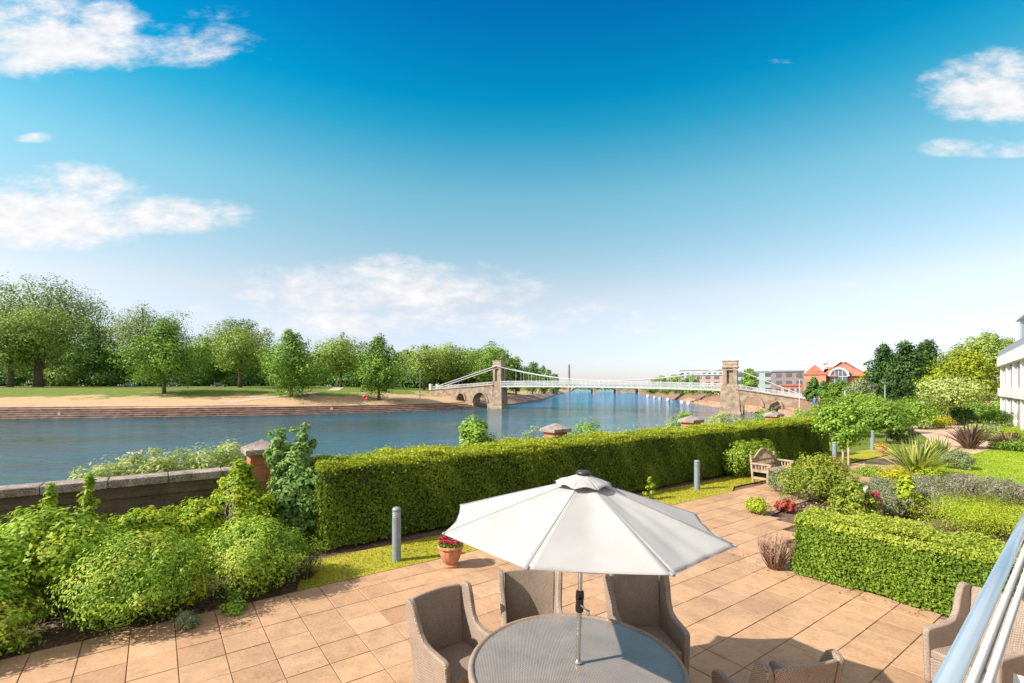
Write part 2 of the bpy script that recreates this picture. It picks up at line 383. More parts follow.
# fill light: unseen bright cloud added to the sky overhead and behind the camera
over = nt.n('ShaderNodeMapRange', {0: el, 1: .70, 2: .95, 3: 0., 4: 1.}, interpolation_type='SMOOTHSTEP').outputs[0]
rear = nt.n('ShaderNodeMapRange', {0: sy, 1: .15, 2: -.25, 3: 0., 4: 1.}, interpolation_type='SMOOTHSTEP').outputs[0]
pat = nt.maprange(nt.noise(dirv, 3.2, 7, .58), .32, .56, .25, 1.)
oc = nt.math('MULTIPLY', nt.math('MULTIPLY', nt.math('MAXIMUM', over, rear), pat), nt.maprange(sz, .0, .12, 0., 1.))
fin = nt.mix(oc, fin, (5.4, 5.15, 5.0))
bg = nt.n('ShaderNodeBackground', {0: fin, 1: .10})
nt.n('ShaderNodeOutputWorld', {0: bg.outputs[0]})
S.view_settings.view_transform = 'Standard'; S.view_settings.look = 'None'; S.view_settings.exposure = 1.02; S.view_settings.gamma = 1
S.render.engine = 'CYCLES'
cy = S.cycles; cy.use_denoising = True; cy.max_bounces = 7; cy.diffuse_bounces = 3; cy.glossy_bounces = 3; cy.transmission_bounces = 4; cy.transparent_max_bounces = 6; cy.use_adaptive_sampling = True; cy.adaptive_threshold = .02
try:
    cy.denoiser = 'OPENIMAGEDENOISE'; cy.denoising_input_passes = 'RGB_ALBEDO_NORMAL'; cy.denoising_prefilter = 'ACCURATE'
except Exception: pass

# ------------------------------------------------------------------ terrain
FAR = np.array([(-900, -60), (-420, 38), (-250, 72), (-112.7, 105.5), (-83.4, 111.5), (-54.6, 121), (-35, 132), (-19.5, 146), (-9, 160), (-1, 186), (14, 250), (38, 429), (60, 560), (160, 1200), (300, 3000.)])
NEAR = np.array([(-900, -630), (-190.9, -102.6), TN(-60, 19), TN(0, 19), TN(28, 19), (35, 62), (47, 86), (60, 110), (66, 128), (68, 148), (74, 195), (86, 250), (116, 429), (140, 560), (260, 1200), (420, 3000.)])
def sdist(P, L):
    """distance to polyline L, positive on its left side"""
    best = np.full(len(P), 1e9); sg = np.ones(len(P))
    for i in range(len(L)-1):
        a, b = L[i], L[i+1]; d = b-a; l2 = (d*d).sum()
        t = np.clip(((P-a)@d)/l2, 0, 1); q = P-(a+t[:, None]*d)
        ds = np.hypot(q[:, 0], q[:, 1]); s = d[0]*q[:, 1]-d[1]*q[:, 0]
        u = ds < best-1e-6; best = np.where(u, ds, best); sg = np.where(u, np.sign(s), sg)
    return best*sg
PF = ((-8, 0, 1, 7, 8.5, 20, 32, 50, 80, 200, 3000), (-6, -5, -4.6, -2.2, -1.65, .2, 1.9, 2.9, 3.3, 3.8, 5))
PN = ((-8, 0, 1, 5.2, 6.8, 60, 3000), (-6, -5, -4.3, -.6, -.05, -.05, -.05))
def height(P):
    P = np.atleast_2d(np.array(P, float)); df = sdist(P, FAR); dn = -sdist(P, NEAR)
    z = np.maximum(np.interp(df, *PF), np.interp(dn, *PN)); return z, df, dn
def HZ(x, y): return float(height([(x, y)])[0][0])
ra = np.concatenate((np.linspace(.3, 6, 14), np.geomspace(6.4, 60, 50), np.linspace(61.5, 175, 80), np.geomspace(178, 600, 60), np.geomspace(630, 6000, 26)))
th = np.concatenate((np.radians(np.linspace(-62, 242, 560)), np.radians(np.linspace(244, 296, 20))))
RR, TT = np.meshgrid(ra, th, indexing='ij'); PX = np.stack((RR*np.cos(TT), RR*np.sin(TT)), 2).reshape(-1, 2)
zz, df, dn = height(PX)
nr, na = len(ra), len(th); ii = np.arange(nr*na).reshape(nr, na)
Q = np.stack((ii[:-1], ii[1:], np.roll(ii, -1, 1)[1:], np.roll(ii, -1, 1)[:-1]), 2).reshape(-1, 4)
m, nt = newmat('ground'); p = nt.pos()
nA = nt.noise(p, .11, 7, .68); nB = nt.noise(p, 1.3, 5, .65); nC = nt.noise(p, 14., 4, .6)
grass = nt.ramp(nB, [(.3, (.07, .11, .02)), (.55, (.13, .17, .03)), (.75, (.24, .22, .06))])
dry = nt.ramp(nt.math('ADD', nt.math('MULTIPLY', nB, .6), nt.math('MULTIPLY', nA, .5)), [(.35, (.33, .21, .125)), (.55, (.43, .285, .175)), (.75, (.27, .24, .10))])
soil = nt.ramp(nC, [(.3, (.07, .042, .03)), (.55, (.15, .095, .068)), (.75, (.27, .18, .13))])
bedm = nt.ramp(nB, [(.3, (.14, .085, .055)), (.7, (.27, .17, .11))])
zf = nt.attr('dryness'); zs = nt.attr('soilness'); zb = nt.attr('stone')
wob = nt.math('MULTIPLY', nt.math('SUBTRACT', nA, .5), 2.6)
c = nt.mix(nt.maprange(nt.math('ADD', zf, wob), .35, .65), grass, dry)
c = nt.mix(zs, c, soil); c = nt.mix(zb, c, bedm)
finish(nt, nt.n('ShaderNodeBsdfPrincipled', {'Base Color': c, 'Roughness': .95, 'Specular IOR Level': .1, 'Normal': nt.n('ShaderNodeBump', {'Height': nt.math('ADD', nB, nC), 'Strength': .5, 'Distance': .04})}))
g = npmesh('ground', np.c_[PX, zz], Q, np.zeros(len(zz)), m, smooth=True); tag(g, kind='structure')
for nm, val in (('dryness', np.where(df > -2, np.interp(df, (0, 8, 9, 17, 24, 36), (1, 1, .95, .85, .35, 0)), np.where(PX[:, 1] > 60, .45, .1))),
                ('soilness', np.where((dn > 0) & (RR.ravel() < 24), 1., 0.)), ('stone', np.where((dn > -3) & (dn < 9) & (PX[:, 1] > 50), 1., 0.))):
    at = g.data.attributes.new(nm, 'FLOAT', 'POINT'); at.data.foreach_set('value', val.astype(np.float32))

# river
m, nt = newmat('river_water'); p = nt.pos()
mp = nt.n('ShaderNodeMapping', {'Vector': p, 'Rotation': (0, 0, -.5), 'Scale': (.8, 2.0, 1)}).outputs[0]
h = nt.math('ADD', nt.math('MULTIPLY', nt.noise(mp, .34, 3, .6), 1.3), nt.math('MULTIPLY', nt.noise(mp, 1.5, 4, .62), .5))
big = nt.noise(nt.n('ShaderNodeMapping', {'Vector': p, 'Rotation': (0, 0, -.3), 'Scale': (.016, .05, 1)}).outputs[0], 1., 4, .55)
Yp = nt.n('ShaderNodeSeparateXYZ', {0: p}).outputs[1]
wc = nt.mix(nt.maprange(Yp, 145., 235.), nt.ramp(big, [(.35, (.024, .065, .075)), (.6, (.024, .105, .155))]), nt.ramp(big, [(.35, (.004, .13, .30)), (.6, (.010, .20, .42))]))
med = nt.noise(nt.n('ShaderNodeMapping', {'Vector': p, 'Rotation': (0, 0, -.3), 'Scale': (.07, .3, 1)}).outputs[0], 1., 5, .65)
bump = nt.n('ShaderNodeBump', {'Height': h, 'Strength': 1., 'Distance': nt.math('MULTIPLY', nt.math('MULTIPLY', nt.maprange(big, .35, .65, .2, .5), nt.maprange(med, .32, .68, .15, 1.8)), nt.maprange(Yp, 95., 200., .5, 3.2))})
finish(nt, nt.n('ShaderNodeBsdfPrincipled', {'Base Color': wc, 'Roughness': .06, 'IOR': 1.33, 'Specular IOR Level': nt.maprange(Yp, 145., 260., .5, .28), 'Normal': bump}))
b = MB(); b.add([(-900, -700, -3.9), (900, -700, -3.9), (900, 2600, -3.9), (-900, 2600, -3.9)], [(0, 1, 2, 3)])
tag(b.build('river_water', m), kind='structure')

# terraced steps along both banks
def offset_strip(L, prof, side, sub=10):
    P = []
    for i in range(len(L)-1):
        k = max(1, int(np.linalg.norm(L[i+1]-L[i])/sub))
        for s in range(k): P.append(L[i]+(L[i+1]-L[i])*s/k)
    P = np.array(P+[L[-1]])
    for _ in range(6): P[1:-1] = (P[:-2]+2*P[1:-1]+P[2:])/4
    T = np.gradient(P, axis=0); T /= np.linalg.norm(T, axis=1)[:, None]; N = np.stack((-T[:, 1], T[:, 0]), 1)*side
    V = []; Fc = []; k = len(prof)
    for p, n in zip(P, N):
        for d, z in prof: V.append((p[0]+n[0]*d, p[1]+n[1]*d, z))
    for i in range(len(P)-1):
        for j in range(k-1): Fc.append((i*k+j, (i+1)*k+j, (i+1)*k+j+1, i*k+j+1))
    return V, Fc
stone = paint('bank_stone', (.22, .14, .11), .9, var=.35, scale=.7, bump=.4, bscale=3)
prof = [(-.2, -5), (-.2, -3.72)]
for i in range(5): prof += [(i*1.45, -3.72+i*.44), (i*1.45+1.35, -3.70+i*.44), (i*1.45+1.35, -3.3+i*.44)] if i < 4 else [(i*1.45, -3.72+i*.44), (i*1.45+2.2, -1.9), (i*1.45+2.2, -1.62), (9.6, -1.52), (10.6, -1.55)]
V, Fc = offset_strip(FAR[2:10], prof, 1, 6)
b = MB(); b.add(V, Fc); tag(b.build('river_steps', stone), kind='structure')
V, Fc = offset_strip(FAR[9:13], [(-.2, -5), (0, -3.4), (5.5, -1.4), (9, -1.2), (10, -1.5)], 1, 10)
b = MB(); b.add(V, Fc); tag(b.build('river_slope', stone), kind='structure')
prof = [(-.2, -5), (-.2, -3.6)]
for i in range(6): prof += [(i*1.35, -3.6+i*.6), (i*1.35+1.2, -3.58+i*.6), (i*1.35+1.3, -3.0+i*.6)]
prof += [(14, .03), (14.4, -.2)]
stone2 = paint('dry_bank', (.40, .235, .15), .9, var=.3, scale=.5, bump=.4, bscale=3)
V, Fc = offset_strip(NEAR[5:12], prof, -1, 6)
b = MB(); b.add(V, Fc); tag(b.build('river_steps', stone2), kind='structure')
# promenade beyond the garden
pave = paint('promenade', (.40, .33, .27), .9, var=.15, scale=1.)
V, Fc = offset_strip(NEAR[5:12], [(14.2, .0), (14.3, .06), (24, .07), (24.1, -.05)], -1, 6)
b = MB(); b.add(V, Fc); tag(b.build('promenade', pave), kind='structure')
# footpath to the far-bank steps
b = MB(); pts = [(-74, 127.5), (-71, 133), (-66, 140), (-61, 149), (-58, 160), (-62, 175)]
V = []
for i, (x, y) in enumerate(pts):
    for s in (-1.6, 1.6): V.append((x+s, y+s*.3, HZ(x+s, y+s*.3)+.06))
b.add(V, [(2*i, 2*i+1, 2*i+3, 2*i+2) for i in range(len(pts)-1)])
tag(b.build('footpath', pave), kind='structure')
# park drive beyond
b = MB(); pts = [(-260, 110), (-160, 150), (-110, 163), (-70, 171), (-40, 186)]
V = []
for i, (x, y) in enumerate(pts):
    for s in (-3., 3.): V.append((x, y+s, HZ(x, y+s)+.05))
b.add(V, [(2*i, 2*i+1, 2*i+3, 2*i+2) for i in range(len(pts)-1)])
tag(b.build('park_road', paint('asphalt', (.06, .06, .062), .9)), kind='structure')

# ------------------------------------------------------------------ patio of sandstone slabs
def inpatio(t, n):
    if n > 7.93: return False
    if n > 6.3: return t < 30.5
    return t < float(np.interp(n, (3.5, 3.9, 4.4, 5.05, 5.9, 6.3), (8.55, 8.8, 9.7, 11.1, 12.2, 14.3)))
slab = .46; rs = np.random.default_rng(3); b = MB(); done = set()
for j in range(-8, 17):
    n0 = 7.93-(j+1)*slab if j >= 0 else None
    if j < 0: continue
for j in range(0, 26):
    n1 = 7.93-j*slab; n0 = n1-slab; i = -36
    while i < 66:
        t0 = i*slab+.2; wid = 1
        if rs.random() < (.0 if t0 < 2.5 else .22): wid = 2 if rs.random() < .6 else 1.5
        t1 = t0+wid*slab
        i += wid
        if not inpatio((t0+t1)/2, (n0+n1)/2) or n0 < -4.2: continue
        gp = .0048; z = rs.uniform(-.0025, .0025)+.0
        tl = rs.uniform(-.002, .002, 4); bv = .0025
        q = [(t0+gp, n0+gp), (t1-gp, n0+gp), (t1-gp, n1-gp), (t0+gp, n1-gp)]
        qi = [(t0+gp+bv, n0+gp+bv), (t1-gp-bv, n0+gp+bv), (t1-gp-bv, n1-gp-bv), (t0+gp+bv, n1-gp-bv)]
        V = [TN(*a)+(-.05,) for a in q]+[TN(*a)+(z-.005+tl[k],) for k, a in enumerate(q)]+[TN(*a)+(z+tl[k],) for k, a in enumerate(qi)]
        b.add(V, [(8, 9, 10, 11)]+[(k, (k+1) % 4, 4+(k+1) % 4, 4+k) for k in range(4)]+[(4+k, 4+(k+1) % 4, 8+(k+1) % 4, 8+k) for k in range(4)], tint=float(rs.random()))
m, nt = newmat('sandstone'); p = nt.pos()
base = nt.ramp(nt.attr(), [(0., (.35, .205, .12)), (.3, (.40, .245, .142)), (.6, (.43, .268, .156)), (.85, (.41, .25, .148)), (1., (.45, .29, .178))])
st = nt.noise(p, 1.1, 6, .65); fine = nt.noise(p, 26., 5, .6); mid = nt.noise(p, 5., 5, .65)
st2 = nt.noise(p, .45, 7, .7)
base = nt.mix(nt.maprange(st, .48, .72, 0, .5), base, (.27, .165, .10))
base = nt.mix(nt.maprange(st2, .5, .68, 0, .45), base, (.23, .15, .10))
base = nt.mix(nt.maprange(nt.noise(p, 3.1, 6, .75), .6, .74, 0, .4), base, (.52, .37, .25))
base = nt.mix(1., base, nt.ramp(mid, [(.3, (.84, .82, .80)), (.5, (1, 1, 1)), (.7, (1.08, 1.07, 1.05))]), 'MULTIPLY')
base = nt.mix(1., base, nt.ramp(fine, [(.3, (.84, .83, .82)), (.6, (1.04, 1.04, 1.04))]), 'MULTIPLY')
finish(nt, nt.n('ShaderNodeBsdfPrincipled', {'Base Color': base, 'Roughness': nt.maprange(mid, .3, .7, .62, .85), 'Specular IOR Level': .25, 'Normal': nt.n('ShaderNodeBump', {'Height': nt.math('ADD', fine, nt.math('MULTIPLY', mid, 1.5)), 'Strength': .35, 'Distance': .006})}))
tag(b.build('patio', m), kind='structure')
b = MB()
poly = [(-17, -4.4), (8.7, -4.4), (8.7, 3.9), (9.6, 4.4), (10.9, 5.05), (12.0, 5.9), (14.3, 6.2), (30.6, 6.2), (30.6, 7.94), (-17, 7.94)]
b.add([TN(*q)+(-.012,) for q in poly], [tuple(range(len(poly)))])
tag(b.build('patio_joints', paint('joint_mortar', (.20, .13, .09), .95, var=.3, scale=30)), kind='structure')
# far garden path of pinkish block paving
b = MB(); pts = [TN(30.4, 7.1), (24.5, 26.5), (28.0, 31.5), (31, 36), (36, 41), (44, 48), (50, 60)]
V = []
for i, (x, y) in enumerate(pts):
    for s in (-1, 1): V.append((x-s*.75*1.2, y+s*.85*1.2, .012))
b.add(V, [(2*i, 2*i+1, 2*i+3, 2*i+2) for i in range(len(pts)-1)])
tag(b.build('garden_path', paint('path_blocks', (.50, .33, .23), .9, var=.2, scale=2)), kind='structure')

# ------------------------------------------------------------------ lawns
m, nt = newmat('mown_turf'); p = nt.pos()
tn = nt.math('ADD', nt.math('MULTIPLY', nt.noise(p, 1.4, 5, .6), .6), nt.math('MULTIPLY', nt.noise(p, 22, 4, .6), .4))
c = nt.ramp(tn, [(.32, (.20, .21, .018)), (.5, (.30, .285, .025)), (.68, (.40, .35, .05))])
finish(nt, nt.n('ShaderNodeBsdfPrincipled', {'Base Color': c, 'Roughness': .9, 'Specular IOR Level': .15, 'Normal': nt.n('ShaderNodeBump', {'Height': nt.noise(p, 60, 4), 'Strength': .8, 'Distance': .03})}))
M['turf'] = m
m, nt = newmat('lawn_turf'); p = nt.pos()
c = nt.ramp(nt.math('ADD', nt.math('MULTIPLY', nt.noise(p, .9, 5, .6), .6), nt.math('MULTIPLY', nt.noise(p, 22, 4, .6), .4)), [(.32, (.19, .27, .02)), (.5, (.25, .34, .028)), (.68, (.33, .38, .045))])
finish(nt, nt.n('ShaderNodeBsdfPrincipled', {'Base Color': c, 'Roughness': .9, 'Specular IOR Level': .15}))
M['lawn_turf'] = m
def sheet(name, poly, z, m):
    b = MB(); b.add([(x, y, z) for x, y in poly], [tuple(range(len(poly)))]); return tag(b.build(name, m), kind='structure')
strip = [TN(1.75, 7.96), TN(13.9, 7.96), TN(14.6, 8.3), TN(30.5, 8.0), TN(30.5, 9.3), TN(13, 9.3), TN(2.1, 9.2)]
sheet('lawn', strip, -.008, M['turf'])
lawn2 = [(11.2, 17.6), (13.5, 15.6), (16, 14.2), (20, 12.6), (40, 12.), (46, 20), (44, 27), (30, 25.6), (25.5, 25), (21, 23.2), (17.5, 20.3), (13.5, 18.9)]
sheet('lawn', lawn2, -.006, M['lawn_turf'])
sheet('lawn', [(27, 29), (33, 28), (60, 27), (70, 50), (60, 70), (40, 46)], -.01, M['lawn_turf'])
def inpoly(P, poly):
    x, y = P[:, 0], P[:, 1]; r = np.zeros(len(P), bool); j = len(poly)-1
    for i in range(len(poly)):
        (xi, yi), (xj, yj) = poly[i], poly[j]
        r ^= ((yi > y) != (yj > y)) & (x < (xj-xi)*(y-yi)/(yj-yi+1e-12)+xi); j = i
    return r
def turf(name, label, poly, n, h, far, gm='grass'):
    rg = rng(); P = rg.uniform(np.min(poly, 0), np.max(poly, 0), (n*3, 2)); P = P[inpoly(P, poly)]
    d = np.hypot(P[:, 0], P[:, 1]); P = P[d < far][:n]; k = len(P)
    a = rg.uniform(0, 6.28, k); l = h*rg.uniform(.5, 1.2, k); w = .006+.0006*np.hypot(P[:, 0], P[:, 1])
    V = np.zeros((k, 4, 3)); V[:, :, :2] = P[:, None]; V[:, :, 2] = -.012
    ca, sa = np.cos(a), np.sin(a); le = rg.normal(size=(k, 2))*h*.45
    V[:, 0, 0] -= ca*w; V[:, 0, 1] -= sa*w; V[:, 1, 0] += ca*w; V[:, 1, 1] += sa*w
    V[:, 2, :2] += le+np.stack((ca*w*.3, sa*w*.3), 1); V[:, 3, :2] += le-np.stack((ca*w*.3, sa*w*.3), 1); V[:, 2:, 2] += l[:, None]
    patch = .5+.35*np.sin(P[:, 0]*2.3)*np.sin(P[:, 1]*1.7+1)
    o = npmesh(name, V.reshape(-1, 3), np.arange(4*k).reshape(k, 4), np.clip(patch*.6+rg.random(k)*.5, 0, 1).repeat(4), M[gm])
    tag(o, label, 'grass', kind='stuff')
turf('grass', 'short yellowish grass along the foot of the long hedge', np.array(strip), 60000, .03, 26)
turf('grass', 'bright mown grass of the lawn behind the flower border', np.array(lawn2), 90000, .03, 34, 'grass_lawn')

# ------------------------------------------------------------------ river wall with brick piers
wt, nt = newmat('weathered_wall'); p = nt.pos()
nz = nt.noise(p, 2.2, 6, .7); n2_ = nt.noise(p, 24, 5, .65)
c = nt.ramp(nt.math('ADD', nt.math('MULTIPLY', nz, .6), nt.math('MULTIPLY', n2_, .4)), [(.32, (.065, .048, .034)), (.5, (.11, .082, .058)), (.68, (.17, .135, .10))])
finish(nt, nt.n('ShaderNodeBsdfPrincipled', {'Base Color': c, 'Roughness': .95, 'Specular IOR Level': .15, 'Normal': nt.n('ShaderNodeBump', {'Height': n2_, 'Strength': .7, 'Distance': .015})}))
cp, nt = newmat('lichen_coping'); p = nt.pos()
n3 = nt.noise(p, 38, 5, .7); n4 = nt.noise(p, 3.5, 4, .6)
c = nt.ramp(nt.math('ADD', nt.math('MULTIPLY', n3, .65), nt.math('MULTIPLY', n4, .35)), [(.38, (.09, .07, .058)), (.5, (.23, .185, .16)), (.62, (.46, .40, .36))])
finish(nt, nt.n('ShaderNodeBsdfPrincipled', {'Base Color': c, 'Roughness': .95, 'Specular IOR Level': .15, 'Normal': nt.n('ShaderNodeBump', {'Height': n3, 'Strength': .8, 'Distance': .012})}))
def brickmat(name, c1, c2, mortar, sc=1., bw=.225, bh=.075):
    m, nt = newmat(name); o = nt.obj()
    s = nt.n('ShaderNodeSeparateXYZ', {0: o}); u = nt.math('ADD', s.outputs[0], s.outputs[1])
    v = nt.n('ShaderNodeCombineXYZ', {0: u, 1: s.outputs[2], 2: 0.}).outputs[0]
    br = nt.n('ShaderNodeTexBrick', {'Vector': v, 'Color1': c1, 'Color2': c2, 'Mortar': mortar, 'Scale': sc, 'Mortar Size': .006/sc*1.0, 'Brick Width': bw, 'Row Height': bh, 'Bias': 0.})
    c = nt.mix(1., br.outputs[0], nt.ramp(nt.noise(o, 7, 5), [(.3, (.75, .75, .75)), (.7, (1.15, 1.12, 1.1))]), 'MULTIPLY')
    finish(nt, nt.n('ShaderNodeBsdfPrincipled', {'Base Color': c, 'Roughness': .9, 'Specular IOR Level': .2, 'Normal': nt.n('ShaderNodeBump', {'Height': br.outputs[1], 'Strength': .5, 'Distance': .006, }, invert=True)}))
    return m
M['brick'] = brickmat('red_brick', (.42, .12, .06), (.50, .17, .085), (.36, .26, .2))
rw = empty('river_wall', TN(0, 11.5)+(0,), ANG, 'long low weathered wall with brick piers between garden and river', 'wall')
b = MB(); b.box((-4, .2, .115), (60, .34, 2.3)); b.box((-4, .2, 1.1), (59.96, .40, .10)); b.build('wall', wt, rw, bevel=.01)
b = MB(); rk = random.Random(4); x = -34.
while x < 26:
    l = .9; b.box((x+l/2, .2, 1.335), (l-.008, .5, .15+rk.uniform(-.006, .006))); x += l
b.build('coping', cp, rw, bevel=.02)
for tx in (1.85, 10.2, 17.4, 24.06):
    b = MB(); b.box((tx, .2, .34), (.52, .52, 2.68)); pr = b.build('pier', M['brick'], rw, bevel=.008)
    c = MB(); s = .36
    c.add([(tx-s, .2-s, 1.682), (tx+s, .2-s, 1.682), (tx+s, .2+s, 1.682), (tx-s, .2+s, 1.682), (tx-s, .2-s, 1.79), (tx+s, .2-s, 1.79), (tx+s, .2+s, 1.79), (tx-s, .2+s, 1.79), (tx, .2, 1.97)], [(3, 2, 1, 0), (0, 1, 5, 4), (1, 2, 6, 5), (2, 3, 7, 6), (3, 0, 4, 7), (4, 5, 8), (5, 6, 8), (6, 7, 8), (7, 4, 8)])
    c.build('cap', cp, pr, bevel=.012)
# ------------------------------------------------------------------ garden table, umbrella, wicker chairs
TC = (.565, 4.2)
def weave(name, c0, c1, f1, f2, rough=.55, coat=0., rad=False):
    m, nt = newmat(name); o = nt.obj(); s = nt.n('ShaderNodeSeparateXYZ', {0: o})
    if rad: u, v = s.outputs[0], s.outputs[1]
    else: u, v = nt.math('ADD', s.outputs[0], s.outputs[1]), s.outputs[2]
    wa = nt.math('SINE', nt.math('MULTIPLY', u, f1)); wb = nt.math('SINE', nt.math('MULTIPLY', v, f2))
    pr = nt.math('MULTIPLY', wa, wb)
    k = nt.math('ADD', nt.math('MULTIPLY', pr, .35), nt.math('MULTIPLY', nt.math('ABSOLUTE', wa), .5))
    nz = nt.noise(o, 60, 4); k2 = nt.math('ADD', k, nt.math('MULTIPLY', nt.math('SUBTRACT', nz, .5), .6))
    c = nt.ramp(k2, [(.0, c0), (.4, c1), (.8, tuple(min(1, x*1.2) for x in c1))])
    c = nt.mix(1., c, nt.ramp(nt.noise(o, 4., 5), [(.3, (.82, .81, .8)), (.7, (1.08, 1.07, 1.06))]), 'MULTIPLY')
    finish(nt, nt.n('ShaderNodeBsdfPrincipled', {'Base Color': c, 'Roughness': rough, 'Specular IOR Level': .3, 'Coat Weight': coat, 'Coat Roughness': .03, 'Coat IOR': 1.6, 'Normal': nt.n('ShaderNodeBump', {'Height': k, 'Strength': .7, 'Distance': .006})}))
    return m
M['wicker'] = weave('grey_wicker', (.12, .088, .07), (.36, .28, .222), 260., 420.)
M['wicker_top'] = weave('table_weave', (.17, .14, .12), (.27, .23, .195), 240., 240., .5, 1., True)
M['steel'] = paint('satin_steel', (.62, .61, .60), .28, 1., var=.05, scale=8)
M['black_plastic'] = paint('black_plastic', (.03, .03, .032), .45, var=.1)
R_T = .91
tb = empty('garden_table', (.548, 4.2, 0), 0, 'round grey wicker table with glass top under the white umbrella', 'table')
MB().lathe([(R_T-.07, .66), (R_T-.005, .665), (R_T+.012, .69), (R_T+.012, .725), (R_T-.002, .742), (R_T-.03, .742), (R_T-.035, .728), (R_T-.07, .727)], k=96).build('rim', M['wicker'], tb, smooth=True)
b = MB(); b.lathe([(.02, .722), (R_T-.035, .722), (R_T-.035, .728), (.02, .728)], k=96); b.build('table_top', M['wicker_top'], tb)
MB().lathe([(R_T-.12, .52), (R_T-.08, .52), (R_T-.06, .66), (R_T-.12, .66)], k=72).build('apron', M['wicker'], tb, smooth=True)
for a in (30, 120, 210, 300):
    b = MB(); ca, sa = math.cos(math.radians(a)), math.sin(math.radians(a))
    b.box((ca*.7, sa*.7, .33), (.1, .1, .66), rz=math.radians(a)); b.build('leg', M['wicker'], tb, bevel=.015)

# umbrella
cl, nt = newmat('umbrella_cloth'); o = nt.obj()
c = nt.ramp(nt.noise(o, 3.2, 5), [(.3, (.41, .40, .395)), (.7, (.46, .45, .445))])
pr = nt.n('ShaderNodeBsdfPrincipled', {'Base Color': c, 'Roughness': .9, 'Specular IOR Level': .1, 'Normal': nt.n('ShaderNodeBump', {'Height': nt.math('ADD', nt.noise(o, 420, 2), nt.math('MULTIPLY', nt.noise(o, 6, 4), 4.)), 'Strength': .25, 'Distance': .004})})
tr = nt.n('ShaderNodeBsdfTranslucent', {'Color': (.6, .56, .52, 1)})
finish(nt, nt.n('ShaderNodeMixShader', {0: .2, 1: pr.outputs[0], 2: tr.outputs[0]}))
um = empty('garden_umbrella', (.545, 4.2, 0), 0, 'open white octagonal garden umbrella rising through the round table', 'umbrella')
um.rotation_euler = (0, math.radians(1.6), 0)
RU, ZR, ZA = 1.205, 1.935, 2.31
rot = math.radians(20)
def canopy_pt(k, s, f, R=RU, z0=ZR, z1=ZA, sag=.055, conc=.03):
    """panel k, s across 0..1, f from the crown 0 to the hem 1"""
    a0, a1 = rot+k*math.pi/4, rot+(k+1)*math.pi/4; r = R*f
    p0 = Vector((math.cos(a0)*r, math.sin(a0)*r, 0)); p1 = Vector((math.cos(a1)*r, math.sin(a1)*r, 0))
    w = math.sin(math.pi*s); p = p0.lerp(p1, s); p *= 1-conc*w*f**2
    p.z = z1+(z0-z1)*(f**1.06)-sag*w*f*(1-.55*f)*1.3+.012*w*f**3
    return p
V = []; Fc = []; T = []; NS, NF = 19, 25; wr = random.Random(5); WP = [(wr.uniform(0, 6), wr.uniform(5, 9), wr.uniform(.5, 1.)) for _ in range(8)]
for k in range(8):
    b0 = len(V)
    for i in range(NF):
        for j in range(NS):
            s_, f_ = j/(NS-1), .1+.9*i/(NF-1); q = canopy_pt(k, s_, f_); w_ = math.sin(math.pi*s_); a_, b_, c_ = WP[k]
            q.z += w_*c_*(.006*math.sin(b_*s_*2.2+a_+f_*3)*f_+.004*math.sin(a_*2+f_*14+s_*5))   # slack in the cloth
            V.append(q)
    for i in range(NF-1):
        for j in range(NS-1): q = b0+i*NS+j; Fc.append((q, q+1, q+NS+1, q+NS))
b = MB(); b.add(V, Fc); cn = b.build('canopy', cl, um, smooth=True, solid=.004)
sm = MB()
for k in range(8):
    sm.tube([canopy_pt(k, 0, .1+.9*i/8)+Vector((0, 0, .004)) for i in range(9)], .0018, 5)
sm.build('seam', cl, cn, smooth=True)
hm = MB()
for k in range(8):
    hm.tube([canopy_pt(k, j/10, 1.) for j in range(11)], .003, 5)
hm.build('hem', cl, cn, smooth=True)
V = []; Fc = []
for k in range(8):
    b0 = len(V)
    for i in range(6):
        for j in range(9):
            f = i/5; p = canopy_pt(k, j/8, max(f, .02), .255, 2.262, 2.35, .010, .02)
            p.z += .007*math.cos(2*math.pi*j/8)*f*f*-1+.014
            V.append(p)
    for i in range(5):
        for j in range(8): q = b0+i*9+j; Fc.append((q, q+1, q+10, q+9))
b = MB(); b.add(V, Fc); b.build('vent_cap', cl, um, smooth=True, solid=.004)
b = MB(); b.lathe([(.02, 2.35), (.06, 2.353), (.062, 2.37), (.05, 2.383), (.015, 2.387)], k=20); b.build('finial', M['black_plastic'], um, smooth=True)
b = MB(); b.tube([(0, 0, .02), (0, 0, 2.38)], .0195, 20); b.build('pole', M['steel'], um, smooth=True)
b = MB(); b.lathe([(.032, .738), (.034, .745), (.03, .756), (.022, .76)], k=20); b.build('collar', M['steel'], um, smooth=True)
cr = MB(); cr.lathe([(.024, 1.17), (.034, 1.18), (.036, 1.22), (.032, 1.26), (.037, 1.30), (.034, 1.35), (.024, 1.36)], k=16)
cr.box((.0, -.045, 1.265), (.045, .05, .08)); cr = cr.build('crank_housing', M['black_plastic'], um, bevel=.006)
h = MB(); h.tube([(0, -.07, 1.27), (.0, -.09, 1.27), (.055, -.095, 1.225)], .008, 8); h.lathe([(.012, 1.19), (.015, 1.2), (.012, 1.235)], (.06, -.1, 0), 10); h.build('crank_handle', M['steel'], cr, smooth=True)
h = MB(); h.lathe([(.022, 1.88), (.045, 1.89), (.045, 1.95), (.022, 1.96)], k=16); h.build('runner', M['black_plastic'], um, smooth=True)
